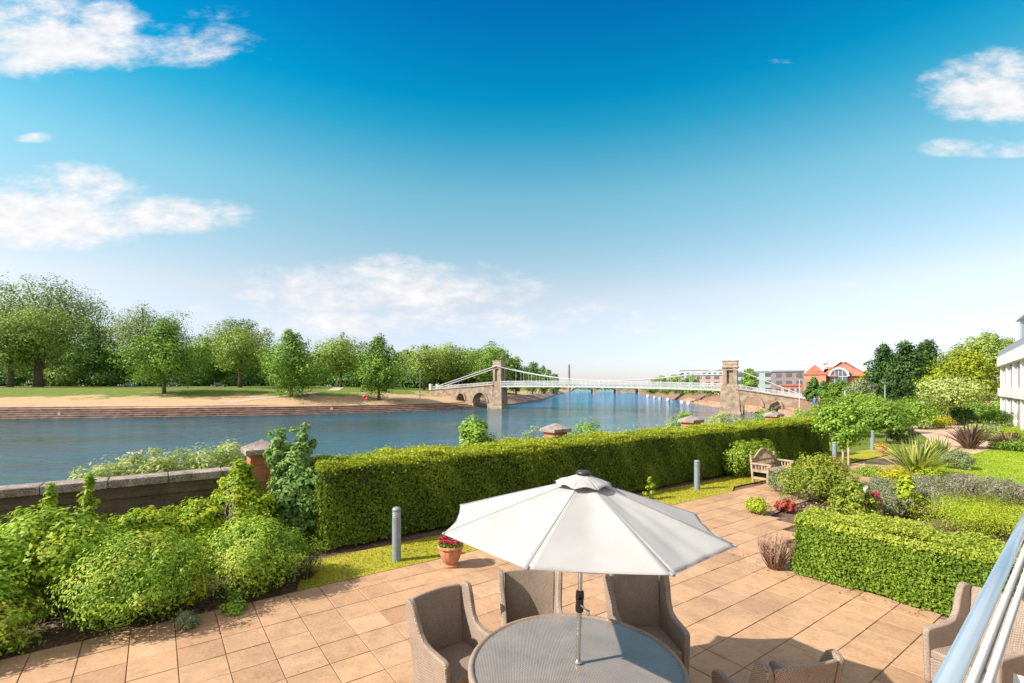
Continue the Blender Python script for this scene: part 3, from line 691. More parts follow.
for k in range(8):
    a = rot+k*math.pi/4; r = MB(); r.tube([tuple(canopy_pt(k, 0, .06)-Vector((0, 0, .012))), tuple(canopy_pt(k, 0, .5)-Vector((0, 0, .014))), tuple(canopy_pt(k, 0, .985)-Vector((0, 0, .012)))], .007, 6)
    rb = r.build('rib', M['steel'], um, smooth=True)
    e = canopy_pt(k, 0, .55); s = MB(); s.tube([(math.cos(a)*.04, math.sin(a)*.04, 1.92), (e.x, e.y, e.z-.02)], .006, 6); s.build('strut', M['steel'], rb, smooth=True)
    p = canopy_pt(k, 0, .985); c = MB(); c.box((p.x*1.0, p.y*1.0, p.z-.006), (.05, .034, .022), rz=a); c.build('corner_pocket', paint('pocket_grey', (.20, .22, .25), .8), um, bevel=.01)
b = MB(); b.lathe([(.26, 0), (.27, .03), (.25, .06), (.06, .09), (.04, .3), (.03, .32)], k=32); b.build('base', paint('cast_base', (.12, .12, .12), .6), um, smooth=True)

# wicker armchair: faces local -Y
def chair():
    ro = empty('wicker_armchair')
    zt, dp, wd = 1.0, .64, .60
    # back: gently reclined, thick rolled top
    V = []; Fc = []; nu, nv = 9, 12
    for side in (0, 1):
        for j in range(nv):
            f = j/(nv-1); z = .16+f*(zt-.16)
            for i in range(nu):
                s = i/(nu-1)*2-1; hw = .255+.035*f
                y = .22+.12*f**1.3+.03*(1-s*s)+side*.05*(1-.25*f)
                zz = z-.02*s*s*f*0+(.012*(1-s*s))*f
                V.append((s*hw, y, zz))
    o = nu*nv
    for j in range(nv-1):
        for i in range(nu-1):
            q = j*nu+i; Fc += [(q, q+1, q+nu+1, q+nu), (o+q+1, o+q, o+q+nu, o+q+nu+1)]
    for i in range(nu-1): Fc += [((nv-1)*nu+i, (nv-1)*nu+i+1, o+(nv-1)*nu+i+1, o+(nv-1)*nu+i), (i+1, i, o+i, o+i+1)]
    for j in range(nv-1): Fc += [(j*nu, (j+1)*nu, o+(j+1)*nu, o+j*nu), ((j+1)*nu+nu-1, j*nu+nu-1, o+j*nu+nu-1, o+(j+1)*nu+nu-1)]
    b = MB(); b.add(V, Fc); b.build('backrest', M['wicker'], ro, bevel=.02)
    # side wings running down into the arms
    prof = [(-.31, .10), (-.325, .60), (-.31, .635), (-.27, .65), (-.02, .665), (.07, .69), (.13, .76), (.185, .90), (.235, 1.0), (.27, 1.025), (.33, 1.025), (.375, .99), (.36, .8), (.31, .45), (.27, .10)]
    for sx in (-1, 1):
        def fn(y, z, h): fl = max(0, (z-.5))*.09; return (sx*(.255+h+fl), y, z)
        b = MB(); b.prism(prof, 0., .065, fn); b.build('arm', M['wicker'], ro, bevel=.022, seg=3)
    b = MB(); b.box((0, -.02, .40), (.53, .56, .09)); b.build('seat', M['wicker'], ro, bevel=.02)
    b = MB(); b.box((0, -.285, .24), (.53, .03, .24)); b.build('front_panel', M['wicker'], ro, bevel=.01)
    for sx in (-1, 1):
        for y in (-.27, .24):
            b = MB(); b.box((sx*.285, y, .055), (.05, .05, .11)); b.build('leg', M['twig'], ro)
    return ro
ch = chair()
CH = [((-.545, 4.78), (.65, -.76), 'grey wicker armchair turned to the table in front of the flower pot'),
      ((.215, 5.25), (.04, -1.), 'grey wicker armchair behind the table, just clear of the umbrella pole'),
      ((1.42, 5.17), (.12, -.99), 'grey wicker armchair behind the table, half hidden by the umbrella, its back half shaded'),
      ((2.14, 4.06), (-.25, .97), 'grey wicker armchair in the umbrella shadow, its back turned to us'),
      ((4.6, 4.8), (-.96, -.28), 'sunlit pale wicker armchair standing against the clipped hedge beside the steel railing')]
for i, (pos, fc, lb) in enumerate(CH):
    o = ch if i == 0 else copy_tree(ch)
    o.location = pos+(0,); o.rotation_euler = (0, 0, math.atan2(fc[1], fc[0])+math.pi/2)
    tag(o, lb, 'chair', 'wicker armchairs on the patio')

# ------------------------------------------------------------------ balcony railing beside the camera
rl = empty('balcony_railing', (.768, .862, 0), math.radians(40.3), 'polished steel balcony railing with glass panels in the bottom corner', 'railing')
M['chrome'] = paint('polished_steel', (.42, .52, .60), .28, .65, var=.02, scale=2)
M['white_metal'] = paint('white_metal', (.5, .5, .5), .4, var=.05)
M['grey_metal'] = paint('grey_metal', (.16, .18, .2), .5, var=.1)
b = MB(); b.tube([(-.9, 0, 2.585), (3.5, 0, 2.585)], .0165, 28); b.build('handrail', M['chrome'], rl, smooth=True)
b = MB(); b.box((1.3, -.026, 2.572), (4.4, .012, .03)); b.box((1.3, -.043, 2.568), (4.4, .012, .02)); b.build('rail_channel', M['white_metal'], rl, bevel=.004)
for x in (.155, 1.155, 2.155):
    b = MB(); b.box((x, -.07, 1.98), (.022, .03, 1.0)); po = b.build('post', M['white_metal'], rl, bevel=.004)
    c = MB(); c.bar((x, -.07, 2.44), (x, -.03, 2.555), .018); c.bar((x, -.07, 2.40), (x+.09, -.07, 2.53), .014); c.build('bracket', M['white_metal'], po)
g, nt = newmat('railing_glass')
finish(nt, nt.n('ShaderNodeMixShader', {0: .25, 1: nt.n('ShaderNodeBsdfTransparent', {'Color': (.55, .62, .68, 1)}).outputs[0], 2: nt.n('ShaderNodeBsdfGlossy', {'Roughness': .03, 'Color': (.6, .65, .7, 1)}).outputs[0]}))
for x in (-.2, .84, 1.84, 2.84):
    b = MB(); b.box((x-.185, -.07, 2.0), (.9, .012, .86)); b.build('glass_panel', g, rl)
b = MB(); b.box((1.3, -.62, 1.42), (4.4, 1.0, .16)); b.build('balcony_floor', M['grey_metal'], rl, bevel=.01)

# ------------------------------------------------------------------ bollard lights
M['bollard'] = paint('bollard_grey', (.19, .235, .27), .45, var=.1, scale=12)
M['lens'] = paint('bollard_lens', (.5, .52, .52), .3, var=.1)
def bollard(x, y, h, r, label, z=0.):
    ro = empty('bollard_light', (x, y, z), 0, label, 'bollard', 'grey bollard lights in the garden')
    b = MB(); b.lathe([(r*1.02, -.05), (r, .02), (r, h*.79), (r*.9, h*.795)], k=24); b.build('post', M['bollard'], ro, smooth=True).modifiers.new('e', 'EDGE_SPLIT')
    b = MB(); b.lathe([(r*.86, h*.79), (r*.86, h*.93)], k=24); b.build('lens', M['lens'], ro, smooth=True)
    b = MB()
    for i in range(4): z0 = h*(.805+i*.032); b.lathe([(r*.87, z0), (r*1.0, z0+.004), (r*1.0, z0+.014), (r*.87, z0+.018)], k=24)
    b.build('louvre', M['bollard'], ro, smooth=True)
    b = MB(); b.lathe([(r*.9, h*.925), (r, h*.93), (r, h*.96), (r*.86, h*.985), (r*.45, h), (.003, h*1.003)], k=24); b.build('cap', M['bollard'], ro, smooth=True)
bollard(*G(396.6, 560), .95, .078, 'grey bollard light on the grass just left of the terracotta flower pot')
bollard(*G(697, 489), .88, .085, 'grey bollard light on the grass strip between umbrella and bench')
bollard(AT(834.5, 19.2), 19.2, .95, .08, 'grey bollard light behind the young tree near the hedge end')
bollard(AT(872.5, 24.2), 24.2, .95, .09, 'dark bollard light in the shade beside the small pot on the path')

# ------------------------------------------------------------------ terracotta pots
M['terracotta'] = paint('terracotta', (.48, .20, .105), .8, var=.2, scale=9, bump=.25, bscale=80)
M['compost'] = paint('compost', (.04, .028, .02), .95, var=.4, scale=30)
def pot(x, y, h, r, label, petals='petal_pink', nf=40, leaf='garden', nl=500, sp=1.):
    ro = empty('flower_pot', (x, y, 0), 0, label, 'flower pot', 'terracotta flower pots')
    b = MB(); b.box((0, 0, .02), (r*1.15, r*1.15, .05)); b.lathe([(r*.5, .045), (r*.48, h*.16), (r*.62, h*.22), (r*.78, h*.4), (r*.9, h*.62), (r*.96, h*.8), (r*.93, h*.84), (r*1.06, h*.86), (r*1.1, h*.92), (r*1.06, h), (r*.94, h), (r*.9, h*.9), (r*.2, h*.88)], k=48, flute=.025)
    b.build('pot', M['terracotta'], ro, smooth=True)
    b = MB(); b.lathe([(.01, h*.93), (r*.92, h*.93), (r*.92, h*.9)], k=24); b.build('compost', M['compost'], ro)
    rg = rng(); n = nl; a = rg.uniform(0, 6.28, n); q = np.sqrt(rg.random(n))*r*1.05*sp
    P = np.stack((np.cos(a)*q, np.sin(a)*q, h*.95+rg.random(n)*.13*(1-.5*(q/r/sp)**2)*sp), 1)
    V, Q = leafquads(P, rg.normal(size=(n, 3))+np.array((0, 0, 1.)), .045, .7, rg); npmesh('foliage', V, Q, addtint(rg.random(n)), M[leaf], ro)
    if nf:
        a = rg.uniform(0, 6.28, nf); q = np.sqrt(rg.random(nf))*r*.98
        C = np.stack((np.cos(a)*q, np.sin(a)*q, h*1.02+.12*(1-.55*(q/r)**2)+rg.random(nf)*.03), 1)
        C = np.repeat(C, 9, 0)+rg.normal(size=(nf*9, 3))*.014
        V, Q = leafquads(C, rg.normal(size=C.shape)+np.array((0, 0, .7)), .042, .9, rg); npmesh('flowers', V, Q, rg.random(nf).repeat(36), M[petals], ro)
pot(*G(450.5, 566), .37, .205, 'terracotta pot of crimson flowers on the patio edge beside the grass')
pot(AT(833.5, 18.0), 18.0, .36, .2, 'terracotta pot with pinkish flowers beneath the young tree', nf=24)
pot(AT(881, 22.8), 22.8, .4, .24, 'broad terracotta pot of golden and red plants on the far garden path', nf=10, leaf='yellow', sp=1.2)

# ------------------------------------------------------------------ teak bench with arched back and scrolled arms; faces local -Y
M['teak'] = paint('weathered_teak', (.36, .255, .18), .8, var=.3, scale=8, bump=.4, bscale=50)
M['cushion'] = paint('brown_cushion', (.30, .15, .11), .9, var=.3, scale=14)
bx, by = G(768.5, 485)
be = empty('garden_bench', (bx, by, 0), ANG, 'weathered teak garden bench with arched back in front of the low rounded hedge', 'bench'); be.scale = (.94, .94, .94)
L_, D_ = 1.62, .58
for x in (0, L_):
    b = MB(); b.box((x, .02, .31), (.07, .07, .62)); b.build('leg', M['teak'], be, bevel=.005)
    b = MB(); b.bar((x, D_-.06, 0), (x, D_+.03, .95), .065); b.build('leg', M['teak'], be, bevel=.005)
    b = MB(); b.box((x, D_/2, .18), (.045, D_-.1, .07)); b.box((x, D_/2, .43), (.05, D_-.1, .09)); b.build('side_rail', M['teak'], be)
    b = MB(); b.box((x, D_/2-.02, .66), (.11, D_+.06, .055)); b.tube([(x-.055, -.05, .635), (x+.055, -.05, .635)], .05, 14); b.build('arm', M['teak'], be, bevel=.008)
    b = MB()
    for k in range(4): b.box((x, .12+k*.1, .55), (.03, .045, .17))
    b.build('arm_slat', M['teak'], be)
b = MB()
for k in range(6): b.box((L_/2, .05+k*.088, .43), (L_-.06, .07, .028))
b.build('seat', M['teak'], be, bevel=.004)
b = MB(); b.box((L_/2, .03, .385), (L_-.07, .035, .08)); b.box((L_/2, D_-.05, .385), (L_-.07, .035, .08)); b.build('seat_rail', M['teak'], be)
def crest(u): return .80+.30*max(0, math.cos((u-.5)*math.pi*1.25))**1.4
b = MB(); prof = [(u*L_/16, crest(u/16)) for u in range(0, 17)]
for (a, c_) in zip(prof[:-1], prof[1:]): b.bar((a[0], D_+.02, a[1]), (c_[0], D_+.02, c_[1]), .05, .07)
b.build('back_crest', M['teak'], be, bevel=.006)
b = MB()
for k in range(1, 20):
    u = k/20; b.box((u*L_, D_-.005, .46+(crest(u)-.46)/2), (.028, .02, crest(u)-.46))
b.box((L_/2, D_-.005, .54), (L_-.06, .026, .05)); b.box((L_/2, D_-.0, .74), (L_-.06, .026, .045)); b.build('back_slat', M['teak'], be)
# ------------------------------------------------------------------ hedges
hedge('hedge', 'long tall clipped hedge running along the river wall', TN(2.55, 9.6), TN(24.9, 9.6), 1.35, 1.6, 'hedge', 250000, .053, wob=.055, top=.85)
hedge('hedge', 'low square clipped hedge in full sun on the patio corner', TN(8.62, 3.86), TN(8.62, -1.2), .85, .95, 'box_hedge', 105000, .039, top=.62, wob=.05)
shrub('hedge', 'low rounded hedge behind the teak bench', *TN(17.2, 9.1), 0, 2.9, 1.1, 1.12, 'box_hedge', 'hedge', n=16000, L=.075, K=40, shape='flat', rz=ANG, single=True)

# ------------------------------------------------------------------ planting under the river wall
gx = lambda px, py: G(px, py)
shrub('shrub', 'dense green and bronze-tipped shrub, nearest of the pair along the patio edge', *TN(-.2, 8.42), 0, 2.15, 1.7, 1.12, 'nandina', n=32000, L=.05, asp=.42, K=40, shape='dome', stems=9, group='low dense shrubs beside the patio')
shrub('shrub', 'dense green and bronze-tipped shrub next to the grass strip', *TN(1.2, 8.55), 0, 1.95, 1.6, 1.1, 'nandina', n=29000, L=.05, asp=.42, K=40, shape='dome', stems=9, group='low dense shrubs beside the patio')
shrub('shrub', 'leafy bright green shrub with bare stems at the left edge of the patio bed', *TN(-1.25, 9.25), 0, 1.9, 1.5, 1.45, 'rowan', n=17000, L=.075, asp=.45, K=34, shape='round', base=.25, stems=16)
shrub('shrub', 'bright green arching shrub in the bottom corner of the patio bed', *TN(-1.75, 8.3), 0, 1.6, 1.3, .95, 'nandina', n=15000, L=.06, asp=.45, K=30, stems=8)
shrub('shrub', 'bright leafy shrub below the weathered wall at the left edge', *TN(-2.0, 10.1), 0, 2.5, 1.5, 1.05, 'rowan', n=16000, L=.08, asp=.45, K=30, stems=8)
for (t, n, h, lb) in ((-1.29, 10.05, 1.68, 'tall thin leafy shoot rising in front of the wall, further from the brick pier'), (-.86, 10.2, 1.76, 'tall thin leafy shoot rising in front of the wall, closer to the brick pier')):
    shrub('sapling', lb, *TN(t, n), 0, .5, .5, h, 'choisya', cat='sapling', n=1300, L=.08, asp=.4, K=34, shape='cone', base=.5, stems=3, group='leafy shoots against the wall')
shrub('shrub', 'row of glossy yellow-green growth under the wall coping, far from the pier', *TN(-.1, 10.4), 0, 1.8, 1.3, 1.05, 'choisya', n=12000, L=.075, asp=.5, K=24, stems=6, group='yellow-green shrubs under the wall')
shrub('shrub', 'glossy yellow-green shrub under the wall in the middle of the bed', *TN(.6, 10.5), 0, 1.5, 1.3, 1.1, 'choisya', n=11000, L=.075, asp=.5, K=24, stems=6, group='yellow-green shrubs under the wall')
shrub('shrub', 'tall golden-green shrub in front of the nearest brick pier', *TN(1.3, 10.5), 0, 1.4, 1.1, 1.72, 'choisya', n=12000, L=.075, asp=.5, K=28, shape='egg', stems=7, group='yellow-green shrubs under the wall')
shrub('climber', 'tall green climber clambering up beside the nearest brick pier', *TN(2.3, 10.4), 0, 1.5, 1.15, 2.0, 'ivy', cat='climber', n=15000, L=.075, asp=.6, K=30, shape='egg', stems=8)
for (t, n, h, lb) in ((2.0, 10.75, 2.3, 'loose light shoot of the climber rising just beside the pier cap'), (2.45, 10.7, 2.36, 'loose light shoot of the climber, farther from the pier cap')):
    shrub('climber_shoot', lb, *TN(t, n), 0, .62, .5, h, 'ivy', cat='climber', n=1500, L=.075, asp=.6, K=20, shape='round', base=1.2, stems=4, group='loose shoots of the climber')
shrub('lavender', 'small grey-green tuft at the patio edge between the two dense shrubs', *G(187, 628), 0, .42, .36, .22, 'grey_leaf', cat='plant', n=1500, L=.05, asp=.16, K=10, up=.8)
shrub('shrub', 'yellow-leaved sprig between the two dense shrubs', *TN(.42, 8.3), 0, .5, .4, .6, 'yellow', n=650, L=.065, asp=.5, K=12, stems=5, shape='round')
shrub('ground_cover', 'small low green plant at the foot of the dense shrub beside the grass', *G(232, 612), 0, .5, .3, .1, 'bank_green', cat='plant', n=900, L=.045, K=9)
def bare(name, label, x, y, z, h, w, n, mat, cat='twigs', r=.006):
    rg = rng(); b = MB()
    for i in range(n):
        a = rg.uniform(0, 6.28); e = rg.uniform(.1, 1)*w/2; hh = h*rg.uniform(.55, 1.)
        p0 = np.array((math.cos(a)*.06, math.sin(a)*.06, -.03)); p3 = np.array((math.cos(a)*e, math.sin(a)*e, hh))
        m1 = p0+(p3-p0)*.5+rg.normal(size=3)*.035*h
        b.tube([p0, m1, p3], [r*1.4, r, r*.4], 5)
        for k in range(4):
            f = rg.uniform(.3, .9); q = p0+(p3-p0)*f+rg.normal(size=3)*.01; d = rg.normal(size=3)*.09*h; d[2] = abs(d[2])+.06*h
            b.tube([q, q+d], [r*.6, r*.3], 4)
    o = b.build(name, M[mat], None, smooth=True, loc=(x, y, z)); return tag(o, label, cat)
bare('dead_branch', 'dead pale branch sticking up among the shrubs by the wall', *TN(1.0, 10.0), .55, .75, .3, 5, 'pale_twig', r=.007)
bare('dry_shrub', 'dry brown twiggy shrub at the shady end of the patio bed', *TN(1.98, 8.45), 0, .5, .7, 40, 'twig')
bare('bare_shrub', 'bare brown twiggy shrub at the corner of the sunny clipped hedge', *G(775, 569), 0, .64, .8, 60, 'red_twig', r=.0085)
rg = rng(); n = 900
P = np.stack((rg.uniform(-6, 2, n), 7.95+rg.random(n)**1.5*1.2), 1); V, Q = leafquads(np.c_[np.stack(TN(P[:, 0], P[:, 1]), 1), np.full(n, -.03)+rg.random(n)*.02], rg.normal(size=(n, 3))*.5+np.array((0, 0, 1)), .045, .5, rg)
ll, nt_ = newmat('dead_leaf'); finish(nt_, nt_.n('ShaderNodeBsdfPrincipled', {'Base Color': nt_.ramp(nt_.attr(), [(0, (.06, .035, .02)), (.6, (.16, .09, .05)), (1, (.3, .2, .13))]), 'Roughness': .9}))
tag(npmesh('leaf_litter', V, Q, addtint(rg.random(n)), ll), 'dead brown leaves scattered on the soil of the bed', 'leaf litter', kind='stuff')
n = 700
P = np.stack((rg.uniform(8.3, 9.0, n), rg.uniform(-1, 5.4, n)), 1); V, Q = leafquads(np.c_[np.stack(TN(P[:, 0], P[:, 1]), 1), np.full(n, .012)+rg.random(n)*.012], rg.normal(size=(n, 3))*.4+np.array((0, 0, 1)), .03, .5, rg)
tag(npmesh('leaf_litter', V, Q, addtint(rg.random(n)), ll), 'crumbs of dry leaves along the foot of the sunny hedge', 'leaf litter', kind='stuff')
shrub('seedling', 'bright young plant at the foot of the long hedge beyond the umbrella', AT(650, 13.6), 13.6, 0, .34, .3, .62, 'lime', cat='plant', n=500, L=.07, K=8, shape='egg', stems=3)

# ------------------------------------------------------------------ river-bank growth beyond the wall
def bank(px0, px1, Y, ytop, mat, label, n=2600, flowers=None, nf=0, group='wild plants on the river bank', L=.09, asp=.4, dep=1.2, K=22):
    xa, xb = AT(px0, Y), AT(px1, Y); x, w = (xa+xb)/2, abs(xb-xa); z0 = HZ(x, Y)
    h = H-(ytop-YH)*Y/F-z0
    return shrub('bank_plant', label, x, Y, z0, w, dep, max(h, .5), mat, cat='plant', n=n, L=L, asp=asp, K=K, shape='flat', flowers=flowers, nf=nf, fl=.05, rz=0, group=group, stems=8)
bank(66, 156, 10.9, 454, 'bank', 'pale feathery bank plants seen over the wall, farthest from the brick pier', 8000, 'petal_white', 50, dep=1.8)
bank(104, 200, 11.3, 449, 'bank', 'pale feathery bank plants seen over the wall, second clump from the far end', 9000, 'petal_white', 60, dep=1.8)
bank(148, 236, 11.9, 444, 'bank', 'pale feathery bank plants seen over the wall, second clump from the brick pier', 9000, 'petal_white', 60, dep=1.8)
bank(190, 268, 12.5, 438, 'bank', 'pale feathery bank plants seen over the wall beside the nearest brick pier', 9000, 'petal_white', 60, dep=1.8)
bank(345, 415, 15.2, 448, 'bank', 'wispy pale seed heads rising over the long hedge left of the leafy bank shrub', 1980, 'petal_white', 30)
bank(446, 508, 16.4, 416, 'bank_green', 'leafy light green bank shrub standing over the long hedge', 6480, L=.14, asp=.5, dep=1.8, K=18)
bank(505, 548, 17.5, 426, 'bank', 'pale weeds over the hedge just before the second brick pier', 1620)
bank(560, 612, 18.5, 418, 'bank_green', 'green weeds rising behind the second brick pier', 3060, L=.11)
bank(600, 660, 20., 425, 'bank', 'low pale weeds between the second and third brick piers', 2340, 'petal_white', 20)
bank(664, 704, 22.5, 410, 'bank_green', 'green saplings behind the third brick pier', 3960, L=.12, dep=2)
bank(698, 744, 24.5, 410, 'bank', 'pale green weeds between the third and fourth brick piers', 3960, 'petal_white', 14, L=.12, dep=2)
bank(738, 790, 26.5, 408, 'bank_green', 'bright green weeds behind the fourth brick pier', 4680, L=.12, dep=2)
bank(784, 836, 28.5, 405, 'bank_green', 'green weeds over the end of the long hedge', 4680, L=.12, dep=2)

# ------------------------------------------------------------------ flower border right of the patio
def at(px, Y): return (AT(px, Y), Y)
shrub('rose_bush', 'big yellow-green rose bush next to the bench', *at(822, 13.2), 0, 2.15, 1.6, 1.32, 'gold_rose', n=15000, L=.06, K=40, flowers='petal_white', nf=10, fl=.07, stems=10)
shrub('rose_bush', 'rose bush with cream blooms just behind the sunny clipped hedge', *at(852, 11.3), 0, 1.1, .8, 1.02, 'gold_rose', n=5000, L=.06, K=22, flowers='petal_white', nf=14, fl=.085, stems=8)
shrub('shrub', 'small grey-green bush squeezed between bench and rose bush', *at(783, 14.3), 0, .95, .9, .78, 'grey_leaf', n=5500, L=.045, K=20)
shrub('shrub', 'small lime-yellow bush on the patio before the bench', *G(757, 514), 0, .62, .55, .4, 'lime', n=2600, L=.05, K=15)
shrub('heuchera', 'low red-leaved plant at the edge of the border', *G(785, 511), 0, .62, .45, .26, 'red', cat='plant', n=900, L=.07, asp=.8, K=10)
shrub('heuchera', 'low brownish plant beside the red one in the border', *at(806, 11.9), 0, .6, .45, .28, 'purple', cat='plant', n=800, L=.06, asp=.8, K=10)
shrub('geranium', 'cluster of hot pink flowers behind the sunny hedge', *at(873, 11.2), .0, .55, .45, .72, 'garden', cat='flowers', n=900, L=.05, K=9, flowers='petal_pink', nf=26, fl=.06)
shrub('shrub', 'upright shrub with large yellow-green leaves amid the grey catmint', *at(906, 11.7), 0, .66, .6, 1.0, 'lime', n=1200, L=.11, asp=.65, K=14, shape='egg', stems=7)
for i, (px, Y, w, h, lb) in enumerate(((880, 13.2, 1.3, .72, 'grey-green catmint between rose bush and upright yellow shrub'), (922, 13.4, 1.4, .74, 'grey-green catmint just behind the upright yellow shrub'), (958, 13.7, 1.5, .7, 'mauve-flowered catmint at the lawn edge above the lime mound'), (996, 13.4, 1.6, .62, 'mauve-flowered catmint between the lime mound and the lawn'), (1036, 13.0, 1.6, .6, 'mauve-flowered catmint cut by the edge of the picture'), (935, 11.9, 1.2, .7, 'grey catmint tucked behind the lime mound'), (889, 11.9, 1.1, .72, 'grey-green catmint right behind the pink flowers'))):
    shrub('catmint', lb, *at(px, Y), 0, w, 1.1, h, 'catmint', cat='plant', n=6500, L=.05, asp=.3, K=26, flowers='petal_lilac', nf=110 if px > 930 else 25, fl=.045, up=.7, group='catmint clumps along the lawn')
shrub('shrub', 'broad lime-green mound behind the clipped hedge', *at(985, 10.5), 0, 2.5, 2.3, .66, 'lime', n=30000, L=.035, asp=.3, K=60, stems=6, up=.6)
shrub('shrub', 'second lime-green mound running behind the steel railing', *at(1052, 9.9), 0, 1.8, 1.6, .55, 'lime', n=9000, L=.035, asp=.3, K=40, stems=6, up=.6)
blades('phormium', 'large spiky strap-leaved plant with cream-edged leaves on the lawn corner', *at(916, 17.2), 0, 1.5, 1.5, 190, 'blade', .075)
blades('phormium', 'smaller spiky yellow-striped plant behind the large one', *at(938, 20.5), 0, 1.3, 1.2, 110, 'blade', .08)
blades('cordyline', 'spiky purple plant at the back of the lawn', *at(970, 24.6), 0, 1.55, 1.3, 170, 'purple', .08)
blades('cordyline', 'lower spiky purple plant at the back of the lawn near the white building', *at(1010, 24.8), 0, 1.05, 1.5, 170, 'purple', .08)
shrub('shrub', 'low yellow groundcover under the large spiky plant', *at(897, 16.0), 0, 1.5, .6, .3, 'yellow', n=2600, L=.06, K=16)
shrub('shrub', 'low yellow-green groundcover beside the lawn under the spiky plant', *at(930, 16.4), 0, 1.1, .7, .38, 'lime', n=2200, L=.06, K=14)
shrub('shrub', 'low fresh green plant on the path edge by the spiky plant', *at(871, 17.0), 0, 1.1, .9, .3, 'bank_green', n=2200, L=.05, K=14)
shrub('shrub', 'silvery grey bush on the lawn beside the spiky plant', *at(957, 18.6), 0, 1.35, 1.0, .72, 'grey_leaf', n=5000, L=.055, K=22)
shrub('hedge', 'small low green edging bush between the purple plants', *at(998, 24.2), 0, .9, .7, .42, 'garden', cat='hedge', n=1600, L=.07, K=14)
shrub('hedge', 'low green edging row before the right-hand purple plant', *at(1022, 23.6), 0, 2.0, .7, .42, 'garden', cat='hedge', n=2600, L=.07, K=18)
shrub('box_bush', 'clipped round green bush by the corner of the white building', *at(999, 39), 0, 2.4, 1.8, 1.35, 'tree_maple', n=5000, L=.09, K=30)
shrub('hedge', 'short golden hedge across the path behind the spiky plants', *at(940, 37.0), 0, 2.6, 1., .8, 'yellow', cat='hedge', n=2600, L=.1, K=18, shape='flat')
shrub('hedge', 'pale grey-green low planting before the round green bush', *at(994, 33), 0, 2.2, 1.2, .5, 'grey_leaf', cat='plant', n=1600, L=.09, K=14)
shrub('shrub', 'low lime planting before the white building', *at(1012, 29.5), 0, 2.4, 1.2, .55, 'lime', n=2200, L=.08, K=14)
back = [(862, 31, 3.0, 1.9, 'garden', 'broad green shrub behind the young tree by the path'), (893, 33, 3.2, 2.2, 'garden', 'bright green shrub left of the pink path'), (918, 36, 3.0, 2.1, 'bank_green', 'light green shrub where the pink path bends'), (846, 36, 3.0, 2.0, 'tree_maple', 'dark green shrub behind the hedge end'), (910, 44, 4., 2.4, 'garden', 'green shrub under the dark conifers'), (878, 46, 4.2, 2.3, 'bank_green', 'pale green shrub under the lamp post'), (960, 40, 2.2, 1.6, 'tree_dark', 'dark little shrub below the pale layered tree'), (976, 42, 3.2, 1.9, 'garden', 'green shrub right of the pale layered tree'), (1003, 47, 3.5, 1.9, 'bank_green', 'light shrub against the white building corner'), (935, 47, 3.4, 2., 'bank_green', 'light green shrub below the golden conifer'), (903, 27.5, 1.5, .95, 'grey_leaf', 'small silvery shrub at the side of the pink path'), (975, 29, 1.8, .9, 'bank', 'pale shrub behind the spiky purple plant'), (830, 46, 3.6, 2.2, 'garden', 'leafy shrub in front of the promenade lamp')]
for px, Y, w, h, mt, lb in back:
    shrub('shrub', lb, *at(px, Y), 0, w, w*.7, h, mt, n=3600, L=.06+Y*.0022, K=26, group='shrubs in the far part of the garden')
# small garden trees
tree('young_tree', 'young leafy tree with several pale stems tied to a stake by the path', *at(843, 19.8), 0, 2.5, 1.9, .55, 'bank_green', n=4600, L=.10, K=20, tr=.045, nl=10, shape='round', bark='pale_twig')
b = MB(); x, y = at(848.5, 17.8); b.tube([(0, 0, -.1), (0, 0, .9)], .035, 8); tag(b.build('tree_stake', M['pale_twig'], None, loc=(x, y, 0)), 'short pale wooden stake beside the young tree', 'stake')
tree('young_tree', 'small green tree with a dark stem beside the pink path', *at(886, 27.0), 0, 2.2, 2.1, .5, 'garden', n=5200, L=.12, K=22, tr=.05, shape='dome', nl=8)
tree('layered_tree', 'pale yellow-green tree with flat layered branches in the garden', *at(950, 39), 0, 4.0, 4.9, 1.3, 'bank', n=6000, L=.15, K=30, tr=.09, shape='flat', nl=10)
